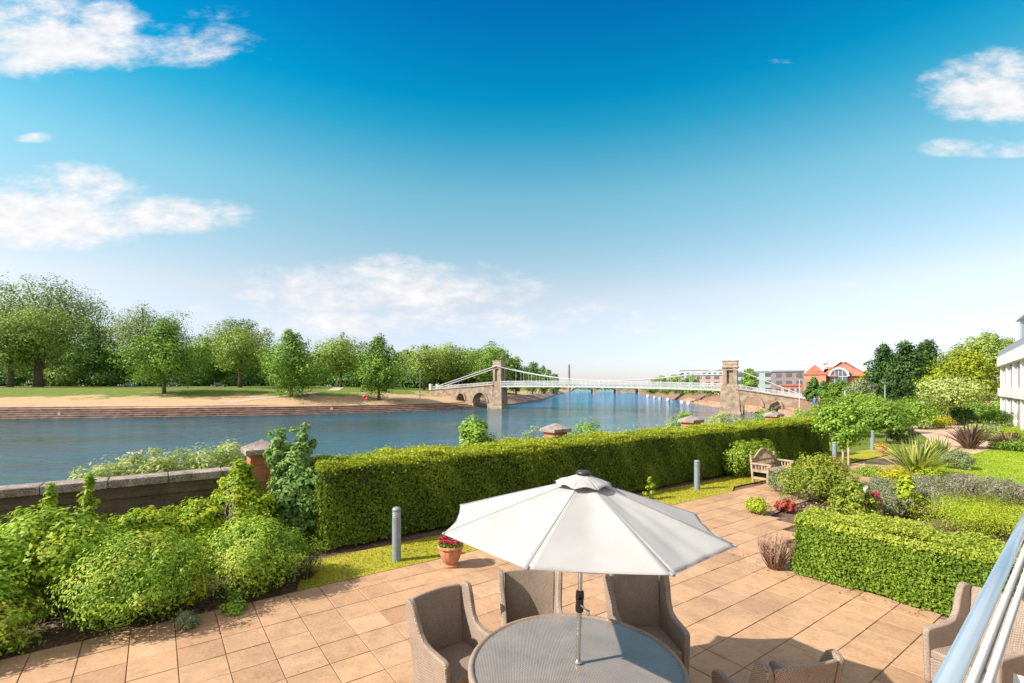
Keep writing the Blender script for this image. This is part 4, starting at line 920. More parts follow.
# ------------------------------------------------------------------ suspension footbridge
M['bstone'] = paint('bridge_stone', (.30, .225, .165), .95, var=.3, scale=.9, bump=.5, bscale=4)
M['bstone2'] = paint('bridge_cornice', (.38, .29, .22), .95, var=.2, scale=1.2)
M['wpaint'] = paint('bridge_white', (.44, .45, .47), .5, var=.06)
PL, PR = Vector((-4.2, 159.5, 0)), Vector((56.6, 127.0, 0))
ex = (PR-PL).normalized(); ey = Vector((-ex.y, ex.x, 0)); SP = (PR-PL).length
br = empty('suspension_bridge', PL, math.atan2(ex.y, ex.x), 'white suspension footbridge with two stone towers across the river', 'bridge')
def deckz(x):
    f = x/SP
    return 4.35+(3.35-4.35)*f+.35*4*f*(1-f) if 0 <= f <= 1 else (4.35+x*.065 if f < 0 else 3.35-(x-SP)*.16)
for x0, top, w0 in ((0, 11.6, 4.3), (SP, 9.95, 4.9)):
    dz = deckz(x0); b = MB(); hw = w0/2; sh = w0*.345
    # battered base, then shaft with recessed faces on the deck line
    def ring(a, z): return [(x0-a, -a, z), (x0+a, -a, z), (x0+a, a, z), (x0-a, a, z)]
    zs = [(-5, hw*1.1), (-3.4, hw*1.08), (-3.2, hw), (dz+.2, sh*1.22), (dz+.25, sh*1.08)]
    V = []
    for z, a in zs: V += ring(a, z)
    Fc = [(i*4+j, i*4+(j+1) % 4, i*4+4+(j+1) % 4, i*4+4+j) for i in range(len(zs)-1) for j in range(4)]+[(3, 2, 1, 0), tuple(range(len(V)-4, len(V)))]
    b.add(V, Fc)
    tz = top-1.9; z0 = dz+.25
    for sx in (-1, 1):
        for sy in (-1, 1): b.box((x0+sx*sh*.72, sy*sh*.72, (z0+tz)/2), (sh*.56, sh*.56, tz-z0))
    b.box((x0, 0, (z0+tz)/2), (sh*1.3, sh*1.3, tz-z0-.01))
    b.box((x0, 0, tz-.35), (sh*1.96, sh*1.96, .7)); b.box((x0, 0, z0+.15), (sh*2.06, sh*2.06, .3))
    t = b.build('tower', M['bstone'], br, bevel=.04, seg=1)
    c = MB(); c.box((x0, 0, tz+.22), (sh*2.35, sh*2.35, .44)); c.box((x0, 0, tz+.62), (sh*2.0, sh*2.0, .36)); c.box((x0, 0, tz+1.2), (sh*2.1, sh*2.1, .8)); c.box((x0, 0, tz+1.75), (sh*2.25, sh*2.25, .3))
    c.build('cornice', M['bstone2'], t, bevel=.04, seg=1)
HWD = 1.75
b = MB()
n = 24
for i in range(n):
    x0, x1 = 1.6+(SP-3.2)*i/n, 1.6+(SP-3.2)*(i+1)/n
    b.bar((x0, 0, deckz(x0)-1.05), (x1, 0, deckz(x1)-1.05), HWD*2, .22)
b.build('deck', paint('bridge_deck', (.3, .3, .3), .8), br)
for sy in (-1, 1):
    g_ = MB()
    for i in range(n):
        x0, x1 = 1.6+(SP-3.2)*i/n, 1.6+(SP-3.2)*(i+1)/n; z0, z1 = deckz(x0), deckz(x1); y = sy*HWD
        g_.bar((x0, y, z0+.55), (x1, y, z1+.55), .14, .2); g_.bar((x0, y, z0-1.1), (x1, y, z1-1.1), .16, .42)
        g_.bar((x0, y, z0-.15), (x1, y, z1-.15), .07, .10)
        g_.bar((x0, y, z0-1.2), (x0, y, z0+.75), .2, .2)
        xm, zm = (x0+x1)/2, (z0+z1)/2
        g_.bar((xm, y, zm-1.), (xm, y, zm+.5), .1)
        for (a, c_) in ((x0, xm), (xm, x1)):
            za, zc = deckz(a), deckz(c_)
            g_.bar((a, y, za-1.), (c_, y, zc+.5), .085); g_.bar((a, y, za+.5), (c_, y, zc-1.), .085)
            for k in range(1, 4): q = a+(c_-a)*k/4; g_.bar((q, y, deckz(q)-1.), (q, y, deckz(q)+.5), .055)
    g_.build('girder', M['wpaint'], br)
TL, TRR = 11.6-1.7, 9.95-1.7
def cab(x):
    f = x/SP; zl = TL+(TRR-TL)*f; zm = deckz(SP/2)+.75; return zl-4*f*(1-f)*((TL+TRR)/2-zm)
for sy in (-1, 1):
    b = MB(); b.tube([(SP*i/32, sy*HWD*.98, cab(SP*i/32)) for i in range(33)], .11, 6); b.build('cable', M['wpaint'], br)
    b = MB(); b.tube([(-25.5, sy*HWD*.98, deckz(-25.5)+.1), (0, sy*HWD*.98, TL)], .13, 6); b.build('cable', M['wpaint'], br)
    b = MB(); b.tube([(SP, sy*HWD*.98, TRR), (SP+16.5, sy*HWD*.98, deckz(SP+16.5)+.2)], .11, 6); b.build('cable', M['wpaint'], br)
    for i in range(2, 23):
        x = 1.6+(SP-3.2)*i/n
        if cab(x)-deckz(x) < .8: continue
        b = MB(); b.tube([(x, sy*HWD*.98, deckz(x)+.5), (x, sy*HWD*.98, cab(x))], .045, 5); b.build('hanger', M['wpaint'], br)
def approach(xs, arches, name):
    b = MB(); w = 2.1
    def bot(x):
        z = -4.6
        for c_, r, zs_, hh in arches:
            if abs(x-c_) < r: z = max(z, zs_+hh*math.sqrt(1-((x-c_)/r)**2))
        return z
    for a, c_ in zip(xs[:-1], xs[1:]):
        e = 1e-3; za, zc = bot(a+e*(c_-a)), bot(c_-e*(c_-a)); ta, tc = deckz(a)-.55, deckz(c_)-.55
        V = [(a, -w, za), (c_, -w, zc), (c_, -w, tc), (a, -w, ta), (a, w, za), (c_, w, zc), (c_, w, tc), (a, w, ta)]
        b.add(V, [(0, 1, 2, 3), (5, 4, 7, 6), (3, 2, 6, 7), (1, 0, 4, 5)])
    for c_, r, zs_, hh in arches:      # ring stones, jamb faces
        for s in (-1, 1): b.add([(c_+s*r, -w, -4.6), (c_+s*r, w, -4.6), (c_+s*r, w, zs_), (c_+s*r, -w, zs_)], [(0, 1, 2, 3)])
        P = [(c_+r*1.06*math.cos(q), -w-.12, zs_+(hh+.22)*math.sin(q)) for q in np.linspace(0, math.pi, 15)]
        for p, q in zip(P[:-1], P[1:]): b.bar(p, q, .3, .5)
    a, c_ = xs[0], xs[-1]
    b.bar((a, -w-.05, deckz(a)-.5), (c_, -w-.05, deckz(c_)-.5), .4, .22)
    for x in (xs[0], xs[-1]): b.add([(x, -w, -4.6), (x, w, -4.6), (x, w, deckz(x)-.55), (x, -w, deckz(x)-.55)], [(0, 1, 2, 3)])
    o = b.build(name, M['bstone'], br)
    for sy in (-1, 1):
        p = MB(); k = 26
        p.bar((a, sy*w*.93, deckz(a)+.5), (c_, sy*w*.93, deckz(c_)+.5), .1, .12); p.bar((a, sy*w*.93, deckz(a)-.3), (c_, sy*w*.93, deckz(c_)-.3), .1, .14)
        for i in range(k*3+1):
            x = a+(c_-a)*i/(k*3); p.bar((x, sy*w*.93, deckz(x)-.35), (x, sy*w*.93, deckz(x)+(.62 if i % 12 == 0 else .45)), .16 if i % 12 == 0 else .06)
        p.build('parapet', M['wpaint'], o)
xs = sorted(set(list(np.linspace(-26.5, -1.2, 60))+[-8.8, -3.2, -15.4, -12]))
approach(np.array(xs), [(-6.0, 2.75, -1.9, 3.2), (-13.6, 1.75, -1.2, 2.2)], 'approach_wall')
xs = sorted(set(list(np.linspace(SP+1.4, SP+17, 60))))
approach(np.array(xs), [(SP+5.3, 2.1, -1.8, 2.65), (SP+10.2, 1.45, -2.2, 2.1)], 'approach_wall')
b = MB(); b.box((-26.2, -1.9, deckz(-26)+.4), (1., 1., 2.2)); b.box((-26.2, 1.9, deckz(-26)+.4), (1., 1., 2.2)); b.build('end_post', M['wpaint'], br, bevel=.1)

# ------------------------------------------------------------------ road bridge farther upstream
fb = empty('road_bridge', (0, 525, 0), 0, 'distant low arched road bridge with stone piers seen under the footbridge', 'bridge')
M['sand'] = paint('pier_stone', (.42, .27, .19), .95, var=.2, scale=.2)
M['iron'] = paint('green_iron', (.12, .23, .22), .7, var=.15, scale=.3)
px_p = [572, 594, 617, 639, 662]
for px in px_p[1:4]:
    x = AT(px, 525); b = MB(); b.box((x, 0, -.5), (4.2, 14, 9)); b.box((x, 0, 3.2), (4.8, 15, 1.6)); b.build('pier', M['sand'], fb)
for pa, pb in zip(px_p[:-1], px_p[1:]):
    xa, xb = AT(pa, 525), AT(pb, 525); b = MB()
    for i in range(14):
        u0, u1 = i/14, (i+1)/14; z0, z1 = -1.5+4.6*math.sin(math.pi*u0)**.7, -1.5+4.6*math.sin(math.pi*u1)**.7
        for s in (-6, 6): b.bar((xa+(xb-xa)*u0, s, z0), (xa+(xb-xa)*u1, s, z1), .6, .9)
    b.build('arch', M['iron'], fb)
b = MB(); b.box((AT(610, 525), 0, 4.1), (150, 12, 1.2)); b.box((AT(610, 525), -6, 5.1), (150, .4, 1.0)); b.build('deck', M['iron'], fb)

# ------------------------------------------------------------------ moored boats
M['hull'] = paint('white_hull', (.5, .5, .5), .35, var=.06)
M['glass_dark'] = paint('dark_glass', (.03, .04, .05), .08, var=.1, spec=.8)
def boat():
    ro = empty('moored_boat'); st = [(-3.5, .95, 0), (-1.5, 1.2, 0), (1., 1.15, .05), (2.6, .7, .2), (3.6, .04, .4)]
    V = []
    for x, w, dz in st: V += [(x, -w*.55, -.35), (x, -w, .75+dz), (x, w, .75+dz), (x, w*.55, -.35)]
    Fc = [(i*4+j, i*4+(j+1) % 4, i*4+4+(j+1) % 4, i*4+4+j) for i in range(4) for j in range(4)]+[(0, 1, 2, 3), (16, 19, 18, 17)]
    b = MB(); b.add(V, Fc); b.build('hull', M['hull'], ro, bevel=.04, seg=1)
    b = MB(); b.box((-.4, 0, 1.2), (3., 1.7, .9), taper=.82); c = b.build('cabin', M['hull'], ro, bevel=.06, seg=1)
    for s in (-1, 1):
        w = MB(); w.box((-.4, s*.80, 1.25), (2.2, .06, .36), rot=Matrix.Rotation(s*.17, 3, 'X')); w.build('window', M['glass_dark'], c)
    return ro
bo = boat()
bl = [(692, 404.5, 'nearest white boat moored before the brown bank'), (685, 403.5, 'second white boat in the moored line'), (676, 402, 'white boat in the middle of the moored line'), (671, 401, 'white boat just past the middle of the moored line'), (663, 399.5, 'small white boat farther along the moored line'), (657, 398.5, 'faint white boat near the far end of the moored line'), (650, 397.3, 'last tiny white boat before the road bridge')]
for i, (px, py, lb) in enumerate(bl):
    o = bo if i == 0 else copy_tree(bo); x, y = G(px, py, -3.9)
    o.location = (x-1.5, y, -3.75); o.rotation_euler = (0, 0, math.radians(70+rnd.uniform(-6, 6))); sc = rnd.uniform(.65, 1.0); o.scale = (sc, sc, sc)
    tag(o, lb, 'boat', 'boats moored along the river bank')

# ------------------------------------------------------------------ buildings
M['render'] = paint('white_render', (.64, .625, .62), .85, var=.05, scale=1.)
M['panel'] = paint('terracotta_panel', (.45, .26, .2), .7, var=.1)
M['slate'] = paint('grey_cladding', (.27, .29, .33), .6, var=.1)
M['window'] = paint('window_glass', (.09, .12, .16), .06, var=.2, spec=.9)
wb = empty('apartment_building', (46.1, 46, 0), math.atan2(-.755, -.656), 'modern white apartment building with stacked balconies at the picture edge', 'building')
# local +x runs along the facade towards the camera, local -y is inside... facade plane y=0, building on -y side flipped below
sd = 1
b = MB()
b.box((20, 6.3, 2.7), (40, 12.6, 5.4)); b.build('wall', M['render'], wb)
b = MB(); b.box((20, .35, 5.45), (40.5, 1.5, .9)); b.build('parapet', M['render'], wb, bevel=.02, seg=1)
b = MB(); b.box((20, .35, 2.62), (40.5, 1.4, .75)); b.build('balcony', M['render'], wb, bevel=.02, seg=1)
for i in range(9):
    b = MB(); b.box((.3+i*4.9, -.05, 2.6), (.5, .3, 5.2)); b.build('column', M['render'], wb, bevel=.02, seg=1)
for i in range(8):
    x = .9+i*4.9
    for z in (1.15, 4.0):
        b = MB(); b.box((x+.75, 0, z), (.9, .08, 2.1)); b.build('window', M['window'], wb)
        b = MB(); b.box((x+2.1, 0, z), (1.3, .1, 2.2)); b.build('door_panel', M['panel'], wb)
        b = MB(); b.box((x+3.5, 0, z+.25), (.9, .08, 1.5)); b.build('window', M['window'], wb)
b = MB(); b.box((24.2, 5.8, 7.4), (41, 10, 3.0)); b.box((24.1, 5.75, 9.0), (41.6, 10.5, .36)); ph = b.build('penthouse', M['render'], wb)
for i in range(8):
    b = MB(); b.box((5.1+i*4.6, .78, 7.3), (1.7, .1, 2.3)); b.build('window', M['window'], ph)
b = MB(); b.box((20, -.3, 6.15), (39.8, .06, .55)); b.build('glass_balustrade', M['slate'], wb)
b = MB(); b.tube([(9, 2, 9.), (9, 2, 10.6)], .05, 6); b.tube([(8.5, 2, 10.3), (9.6, 2, 10.3)], .03, 6); b.build('aerial', M['grey_metal'], wb)

M['fbrick'] = paint('orange_brick', (.43, .20, .12), .9, var=.15, scale=.8)
M['rtile'] = paint('red_roof_tile', (.38, .135, .09), .85, var=.2, scale=1.2)
rb_ = empty('brick_house', (AT(834, 140), 140, -.1), -math.radians(33), 'red brick building with red tiled hipped roofs and arched white window', 'building')
def X_(px): return (AT(px, 140)-AT(834, 140))*.84
def gable(x0, x1, y0, y1, ze, zr, roofm, hip=0., along='x'):
    b = MB()
    if along == 'x':
        ym = (y0+y1)/2; V = [(x0, y0, ze), (x1, y0, ze), (x1, y1, ze), (x0, y1, ze), (x0+hip, ym, zr), (x1-hip, ym, zr)]
        b.add(V, [(0, 1, 5, 4), (2, 3, 4, 5), (3, 0, 4), (1, 2, 5), (3, 2, 1, 0)])
    else:
        xm = (x0+x1)/2; V = [(x0, y0, ze), (x1, y0, ze), (x1, y1, ze), (x0, y1, ze), (xm, y0+hip, zr), (xm, y1-hip, zr)]
        b.add(V, [(0, 1, 4), (1, 2, 5, 4), (2, 3, 5), (3, 0, 4, 5), (3, 2, 1, 0)])
    return b
b = MB(); b.box((X_(838), 6, 3.2), (12.6, 14, 6.4)); b.box((X_(815), 3, 3.4), (5.4, 14, 6.8)); b.build('wall', M['fbrick'], rb_)
gable(X_(819), X_(868), -1.8, 14, 6.3, 10.6, M['rtile'], 6.5).build('roof', M['rtile'], rb_)
gable(X_(820), X_(838), -3, 9, 6.2, 9.0, M['rtile'], 3.).build('roof', M['rtile'], rb_)
gable(X_(803), X_(827), -4.6, 10, 6.7, 9.6, M['rtile'], 0.15, 'y').build('roof', M['rtile'], rb_)
b = MB(); zb = 6.5
b.add([(X_(804), -4.35, 0), (X_(826), -4.35, 0), (X_(826), -4.35, 6.7), (X_(815), -4.35, 9.3), (X_(804), -4.35, 6.7)], [(0, 1, 2, 3, 4)]); b.build('gable_wall', M['fbrick'], rb_)
b = MB(); c_, r = X_(838.5), 2.05
b.add([(c_-r, -2.2, 2), (c_+r, -2.2, 2)]+[(c_+r*math.cos(q), -2.2, 6.2+r*math.sin(q)) for q in np.linspace(0, math.pi, 17)], [tuple(range(19))]); aw = b.build('arched_window', M['window'], rb_)
b = MB(); P = [(c_+r*1.1*math.cos(q), -2.25, 6.2+r*1.1*math.sin(q)) for q in np.linspace(0, math.pi, 17)]
for p, q in zip(P[:-1], P[1:]): b.bar(p, q, .55)
for x in (-.9, 0, .9): b.bar((c_+x, -2.26, 2), (c_+x, -2.26, 7.9), .13)
b.bar((c_-r, -2.26, 6.1), (c_+r, -2.26, 6.1), .2); b.build('window_frame', M['wpaint'], aw)
gable(X_(827), X_(850), -2.1, 3, 7.2, 8.7, M['rtile'], 2, 'y').build('dormer', M['rtile'], rb_)
b = MB(); b.box((X_(824), 4, 9.3), (1.6, 1.6, 1.6)); b.lathe([(1.2, 10.1), (.8, 10.6), (.25, 11.2), (.08, 12.2)], (X_(824), 4, 0), 8); b.build('cupola', M['wpaint'], rb_)
for px in (808, 815, 822):
    b = MB(); b.box((X_(px), -4.4, 3.6), (.8, .12, 2.0)); b.build('window', M['window'], rb_)
def block(name, label, px0, px1, Y, ytop, wallm, floors, dep=20, roofm=None, z0=0.):
    zt = H+(YH-ytop)*Y/F; x0, x1 = AT(px0, Y), AT(px1, Y); rz = -.85*math.atan2((x0+x1)/2, Y); ro = empty(name, ((x0+x1)/2, Y, z0), rz, label, 'building'); w = (x1-x0)*math.cos(rz)
    b = MB(); b.box((0, dep/2, zt/2), (w, dep, zt)); b.build('wall', wallm, ro)
    b = MB(); b.box((0, dep/2, zt+.3), (w+.8, dep+.8, .6)); b.build('roof', roofm or M['slate'], ro)
    for f in range(floors):
        z = zt*(f+.55)/floors; n = max(3, int(w/4.5)); r = MB()
        for i in range(n): r.box((-w/2+w*(i+.5)/n, -.05, z), (w/n*.55, .16, zt/floors*.5))
        r.build('window_band', M['window'], ro)
    return ro
M['gbrick'] = paint('grey_brown_brick', (.25, .19, .19), .9, var=.15, scale=.5)
M['teal'] = paint('teal_glass', (.34, .41, .41), .3, var=.1, scale=.3)
M['silver'] = paint('silver_roof', (.50, .54, .58), .5, var=.08)
block('office_block', 'grey-brown flat-roofed block left of the red brick house', 774, 803.5, 195, 371.5, M['gbrick'], 3)
block('office_block', 'pale green glazed building behind the right bridge tower', 735, 775, 230, 371.5, M['teal'], 3, roofm=M['silver'])
block('brick_block', 'long brick building with white windows beyond the moored boats', 695, 738, 300, 375.0, paint('pink_brick', (.46, .31, .26), .9, var=.1, scale=.5), 3, roofm=M['silver'])
block('stadium_stand', 'far silver-roofed stand on the skyline behind the brick building', 680, 728, 480, 370.6, M['silver'], 2)
block('low_shed', 'low red-roofed building at the right end of the footbridge', 783, 801, 150, 386, M['panel'], 1, dep=8, roofm=M['rtile'])

# ------------------------------------------------------------------ poles, lamps, chimney, lifebuoy, mooring blocks
def lamp(px, Y, ytop, label, mat='wpaint', z=None, r=.09, arm=0.):
    x = AT(px, Y); z = HZ(x, Y) if z is None else z; zt = H-(ytop-YH)*Y/F
    ro = empty('street_lamp', (x, Y, z), 0, label, 'lamp post'); h = zt-z
    b = MB(); b.tube([(0, 0, -.2), (0, 0, h*.3), (0, 0, h)], [r*1.5, r, r*.7], 8); b.build('post', M[mat], ro)
    b = MB(); b.box((arm, 0, h+.05), (.55+abs(arm), .28, .16)); b.build('lamp_head', M['grey_metal'], ro)
lamp(420, 153, 370, 'slim white lamp post on the far bank near the bridge end', r=.13)
lamp(885, 58, 383, 'grey lamp post in front of the dark conifers', 'bollard', r=.1)
lamp(799.5, 78, 378, 'pale lamp post on the promenade near the bridge end', r=.09, arm=.2)
lamp(845, 66, 389, 'short pale lamp post among the promenade bushes', r=.1)
b = MB(); x = AT(569, 760); b.tube([(0, 0, -6), (0, 0, 38)], [2.4, 1.5], 10); tag(b.build('chimney', M['gbrick'], None, loc=(x, 760, 0)), 'tall thin chimney on the horizon beyond the footbridge', 'chimney')
x, y = AT(365.5, 140), 140; z = HZ(x, y)
ro = empty('lifebuoy_stand', (x, y, z), 0, 'red and white lifebuoy on a post on the sandy far bank', 'lifebuoy')
b = MB(); b.tube([(0, 0, -.2), (0, 0, 1.3)], .07, 6); b.build('post', M['wpaint'], ro)
b = MB(); b.tube([(.55*math.cos(a), -.12, 1.5+.55*math.sin(a)) for a in np.linspace(0, 2*math.pi, 17)], .2, 8); b.build('ring', paint('lifebuoy_red', (.6, .05, .04), .5), ro, smooth=True)
for px, py, lb in ((60, 414, 'pale mooring block on the far steps, the one towards the left edge'), (283, 409, 'pale mooring block on the far steps below the bright maple'), (332, 409.2, 'pale mooring block on the far steps nearest the bridge')):
    x, y = G(px, py, -2.6); b = MB(); b.box((0, 0, .2), (.75, .6, .5), taper=.8); b.box((0, 0, .48), (.5, .45, .1)); tag(b.build('mooring_block', M['bstone2'], None, bevel=.05, seg=1, loc=(x, y, -2.75)), lb, 'block', 'pale blocks on the river steps')

# ------------------------------------------------------------------ people on the promenade
def person(px, Y, label, shirt, face):
    x = AT(px, Y); ro = empty('person', (x, Y, .07), face, label, 'person', 'people on the promenade')
    me = bpy.data.meshes.new('body'); bm = bmesh.new(); lay = bm.verts.layers.skin.verify()
    J = [((0, 0, .93), .13), ((0, 0, 1.15), .14), ((0, 0, 1.38), .15), ((0, 0, 1.5), .065), ((0, -.01, 1.58), .085), ((0, -.01, 1.68), .1), ((0, 0, 1.75), .06),
         ((.18, 0, 1.40), .06), ((.24, .03, 1.12), .045), ((.25, -.08, .88), .035), ((-.18, 0, 1.40), .06), ((-.24, -.03, 1.12), .045), ((-.25, -.12, .9), .035),
         ((.09, 0, .85), .085), ((.1, -.1, .47), .06), ((.1, -.06, .07), .045), ((.1, -.2, .04), .04), ((-.09, 0, .85), .085), ((-.1, .06, .47), .06), ((-.1, .2, .1), .045), ((-.1, .1, .04), .04)]
    vs = [bm.verts.new(j[0]) for j in J]
    for a, c_ in ((0, 1), (1, 2), (2, 3), (3, 4), (4, 5), (5, 6), (2, 7), (7, 8), (8, 9), (2, 10), (10, 11), (11, 12), (0, 13), (13, 14), (14, 15), (15, 16), (0, 17), (17, 18), (18, 19), (19, 20)): bm.edges.new((vs[a], vs[c_]))
    for v, j in zip(vs, J): v[lay].radius = (j[1], j[1]*.8); v[lay].use_root = False
    vs[0][lay].use_root = True
    bm.to_mesh(me); bm.free(); o = bpy.data.objects.new('body', me); COL.objects.link(o); o.parent = ro
    o.modifiers.new('s', 'SKIN'); o.modifiers.new('d', 'SUBSURF').levels = 1
    m_, nt_ = newmat('clothed_figure'); s = nt_.n('ShaderNodeSeparateXYZ', {0: nt_.obj()})
    finish(nt_, nt_.n('ShaderNodeBsdfPrincipled', {'Base Color': nt_.ramp(nt_.math('DIVIDE', s.outputs[2], 1.8), [(0, (.03, .03, .04)), (.05, (.06, .07, .12)), (.5, shirt), (.815, (.5, .3, .22))], 'CONSTANT'), 'Roughness': .8}))
    me.materials.append(m_)
    h = MB(); h.lathe([(.02, 1.79), (.08, 1.77), (.105, 1.70), (.1, 1.64), (.04, 1.62)], (0, .02, 0), 10); h.build('hair', M['twig'], ro, smooth=True)
person(814.5, 66, 'person in a blue top walking on the promenade', (.05, .12, .5), 2.)
person(819.5, 66, 'person in a dark red top walking on the promenade', (.3, .06, .1), 1.7)

# ------------------------------------------------------------------ parked cars by the park
M['car_blue'] = paint('car_paint_blue', (.04, .08, .15), .25, var=.05, coat=.8)
M['car_black'] = paint('car_paint_black', (.015, .018, .022), .25, var=.05, coat=.8)
M['tyre'] = paint('tyre', (.02, .02, .02), .8); M['headlight'] = paint('headlight', (.7, .7, .7), .2)
def car(px, Y, label, paintm, rz):
    x = AT(px, Y); z = HZ(x, Y); ro = empty('parked_car', (x, Y, z+.05), rz, label, 'car', 'cars parked by the park')
    body = [(-2.15, .35), (-2.2, .6), (-2.1, .88), (-1.5, .95), (1.0, .98), (1.9, .86), (2.18, .68), (2.2, .35)]
    cabn = [(-1.75, .93), (-1.35, 1.42), (-.3, 1.5), (.35, 1.42), (1.15, .96)]
    b = MB(); b.prism(body, -.87, .87, lambda a, c_, h: (a, h, c_)); b.build('body', paintm, ro, bevel=.08, seg=2)
    b = MB(); b.prism(cabn, -.74, .74, lambda a, c_, h: (a, h*(1-.12*max(0, c_-.95)/.5), c_)); k = b.build('cabin', paintm, ro, bevel=.05)
    w = MB(); wp = [(-1.45, .98), (-1.2, 1.36), (-.3, 1.43), (.25, 1.36), (.9, .99)]; w.prism(wp, -.76, .76, lambda a, c_, h: (a, h*(1-.12*max(0, c_-.95)/.5), c_)); w.build('window', M['glass_dark'], k)
    for a in (-1.35, 1.4):
        for s in (-1, 1):
            t = MB(); t.tube([(a, s*.72, .32), (a, s*.9, .32)], .32, 16); t = t.build('wheel', M['tyre'], ro); r = MB(); r.tube([(a, s*.89, .32), (a, s*.915, .32)], .19, 10); r.build('rim', M['silver'], t)
    for s in (-.6, .6): b = MB(); b.box((2.19, s, .68), (.06, .36, .14)); b.build('headlight', M['headlight'], ro)
car(129, 170, 'dark blue car parked before the dark park hedge', M['car_blue'], math.pi+.12)
car(220, 174, 'black car parked behind the footpath under the trees', M['car_black'], .15)
car(174, 176, 'dark car half hidden behind the round maple trunk', M['car_black'], .1)

# ------------------------------------------------------------------ trees on the far bank
def ft(name, label, px0, px1, ytop, Y, mat, base=.2, n=5500, L=.55, shape='round', K=30, group=None, trunk=None, nl=8, tpx=None, up=.35):
    gr = 4 if Y < 230 else 1; px0 -= gr; px1 += gr; x = AT(tpx if tpx else (px0+px1)/2, Y); z = HZ(x, Y); zt = H-(ytop-YH)*Y/F; w = AT(px1, Y)-AT(px0, Y); h = zt-z
    return tree(name, label, x, Y, z, h, w, h*base, mat, group=group, n=int(n*1.5), L=L*1.2, shape=shape, K=K, tr=trunk, nl=nl, up=up)
P_ = 'trees of the riverside park'
ft('plane_tree', 'tall open-crowned dark tree, highest of all at the far-left bank', -25, 108, 276, 205, 'tree_grey', .28, 10500, .68, 'round', 30, P_, nl=24)
ft('plane_tree', 'broad yellow-green tree with a leaning trunk at the left picture edge', -38, 46, 312, 160, 'tree_yellow', .2, 8500, .5, 'round', 40, P_, .75, tpx=10)
ft('plane_tree', 'broad yellow-green tree with a thick upright trunk beside the leaning one', 2, 80, 304, 166, 'tree_yellow', .22, 8500, .5, 'round', 40, P_, 1.2, tpx=38)
ft('park_tree', 'dense dark green tree behind the two broad yellow-green ones', 60, 128, 322, 200, 'tree_dark', .1, 6500, .6, 'egg', 34, P_)
ft('park_tree', 'loose grey-green tree rising behind the round maple', 106, 186, 306, 205, 'tree_grey', .25, 10000, .5, 'round', 34, P_, nl=16)
ft('maple_tree', 'round bright green maple with a clear trunk standing alone on the sandy bank', 126, 202, 319, 137, 'tree_maple', .09, 9000, .42, 'egg', 46, P_, .42)
ft('park_tree', 'dark green tree in the gap right of the round maple', 186, 232, 334, 200, 'tree_mid', .15, 4500, .6, 'round', 24, P_)
ft('park_tree', 'tall grey-green tree behind the trunk by the black car', 202, 262, 317, 205, 'tree_grey', .2, 9000, .52, 'round', 32, P_, nl=12)
ft('park_tree', 'yellow-green tree with dark trunk beside the black car', 224, 288, 326, 165, 'tree_yellow', .2, 7000, .45, 'round', 36, P_, .6, tpx=240)
ft('maple_tree', 'pointed dark green maple in front, its crown touching the grass', 258, 324, 329, 140, 'tree_maple', .03, 9000, .42, 'egg', 44, P_, .4, tpx=291)
ft('park_tree', 'yellowish tree between the two pointed maples', 312, 370, 334, 185, 'tree_yellow', .18, 6000, .5, 'round', 32, P_)
ft('maple_tree', 'narrow pointed dark green maple nearest the lifebuoy', 358, 405, 333, 147, 'tree_maple', .05, 7500, .42, 'egg', 38, P_, .4, tpx=379)
ft('park_tree', 'light green tree just right of the narrow maple', 398, 446, 345, 190, 'tree_yellow', .16, 5000, .5, 'round', 28, P_, tpx=424)
ft('park_tree', 'broad light green tree above the bridge approach', 420, 478, 341, 205, 'tree_yellow', .15, 6500, .55, 'round', 34, P_)
ft('park_tree', 'dark green tree behind the left bridge tower', 466, 512, 342, 225, 'tree_mid', .1, 6000, .55, 'round', 30, P_)
ft('park_tree', 'green tree directly past the left bridge tower', 502, 530, 356, 260, 'tree_mid', .05, 4000, .6, 'round', 20, P_)
ft('park_tree', 'second green tree past the left bridge tower', 520, 545, 361, 300, 'tree_dark', .05, 3500, .65, 'round', 18, P_)
ft('park_tree', 'third green tree past the left bridge tower', 534, 553, 366, 350, 'tree_mid', .05, 3000, .7, 'round', 16, P_)
ft('park_tree', 'last small tree on the far bank before the chimney', 545, 562, 373, 420, 'tree_dark', .05, 2500, .8, 'round', 14, P_)
for i, (px, yt) in enumerate(((-30, 340), (18, 338), (66, 342), (108, 352), (150, 345), (192, 350), (228, 342), (262, 350), (300, 352), (334, 350), (368, 354), (402, 350), (436, 350), (466, 352), (492, 350))):
    ft('background_tree', 'hazy green tree in the row behind the park trees', px-30, px+30, yt, 236+i % 3*10, ('tree_dark', 'tree_mid', 'tree_grey')[i % 3], .0, 6500, 1.1, 'dome', 30, 'background row of park trees')
for i, (px0, px1, yt) in enumerate(((-40, 40, 374), (38, 84, 368), (80, 122, 373), (118, 165, 376), (160, 215, 374), (205, 262, 376), (250, 330, 377), (325, 380, 378), (380, 440, 378))):
    Y = 188+i*3; x = AT((px0+px1)/2, Y); z = HZ(x, Y); w = AT(px1, Y)-AT(px0, Y)
    shrub('park_hedge', ('dark hedge behind the leaning tree at the left edge', 'light green bush topping the dark hedge behind the blue car', 'dark hedge just left of the blue car', 'dark hedge behind the blue car', 'dark hedge behind the round maple', 'dark hedge behind the black car and the tree next to it', 'dark hedge behind the pointed maple', 'dark hedge behind the yellowish tree', 'dark hedge behind the narrow maple')[i], x, Y, z, w, 4, H-(yt-YH)*Y/F-z, 'tree_yellow' if i == 1 else 'tree_dark', cat='hedge', n=7000, L=.75, asp=.7, K=40, shape='flat', group='hedges along the park drive', single=True)
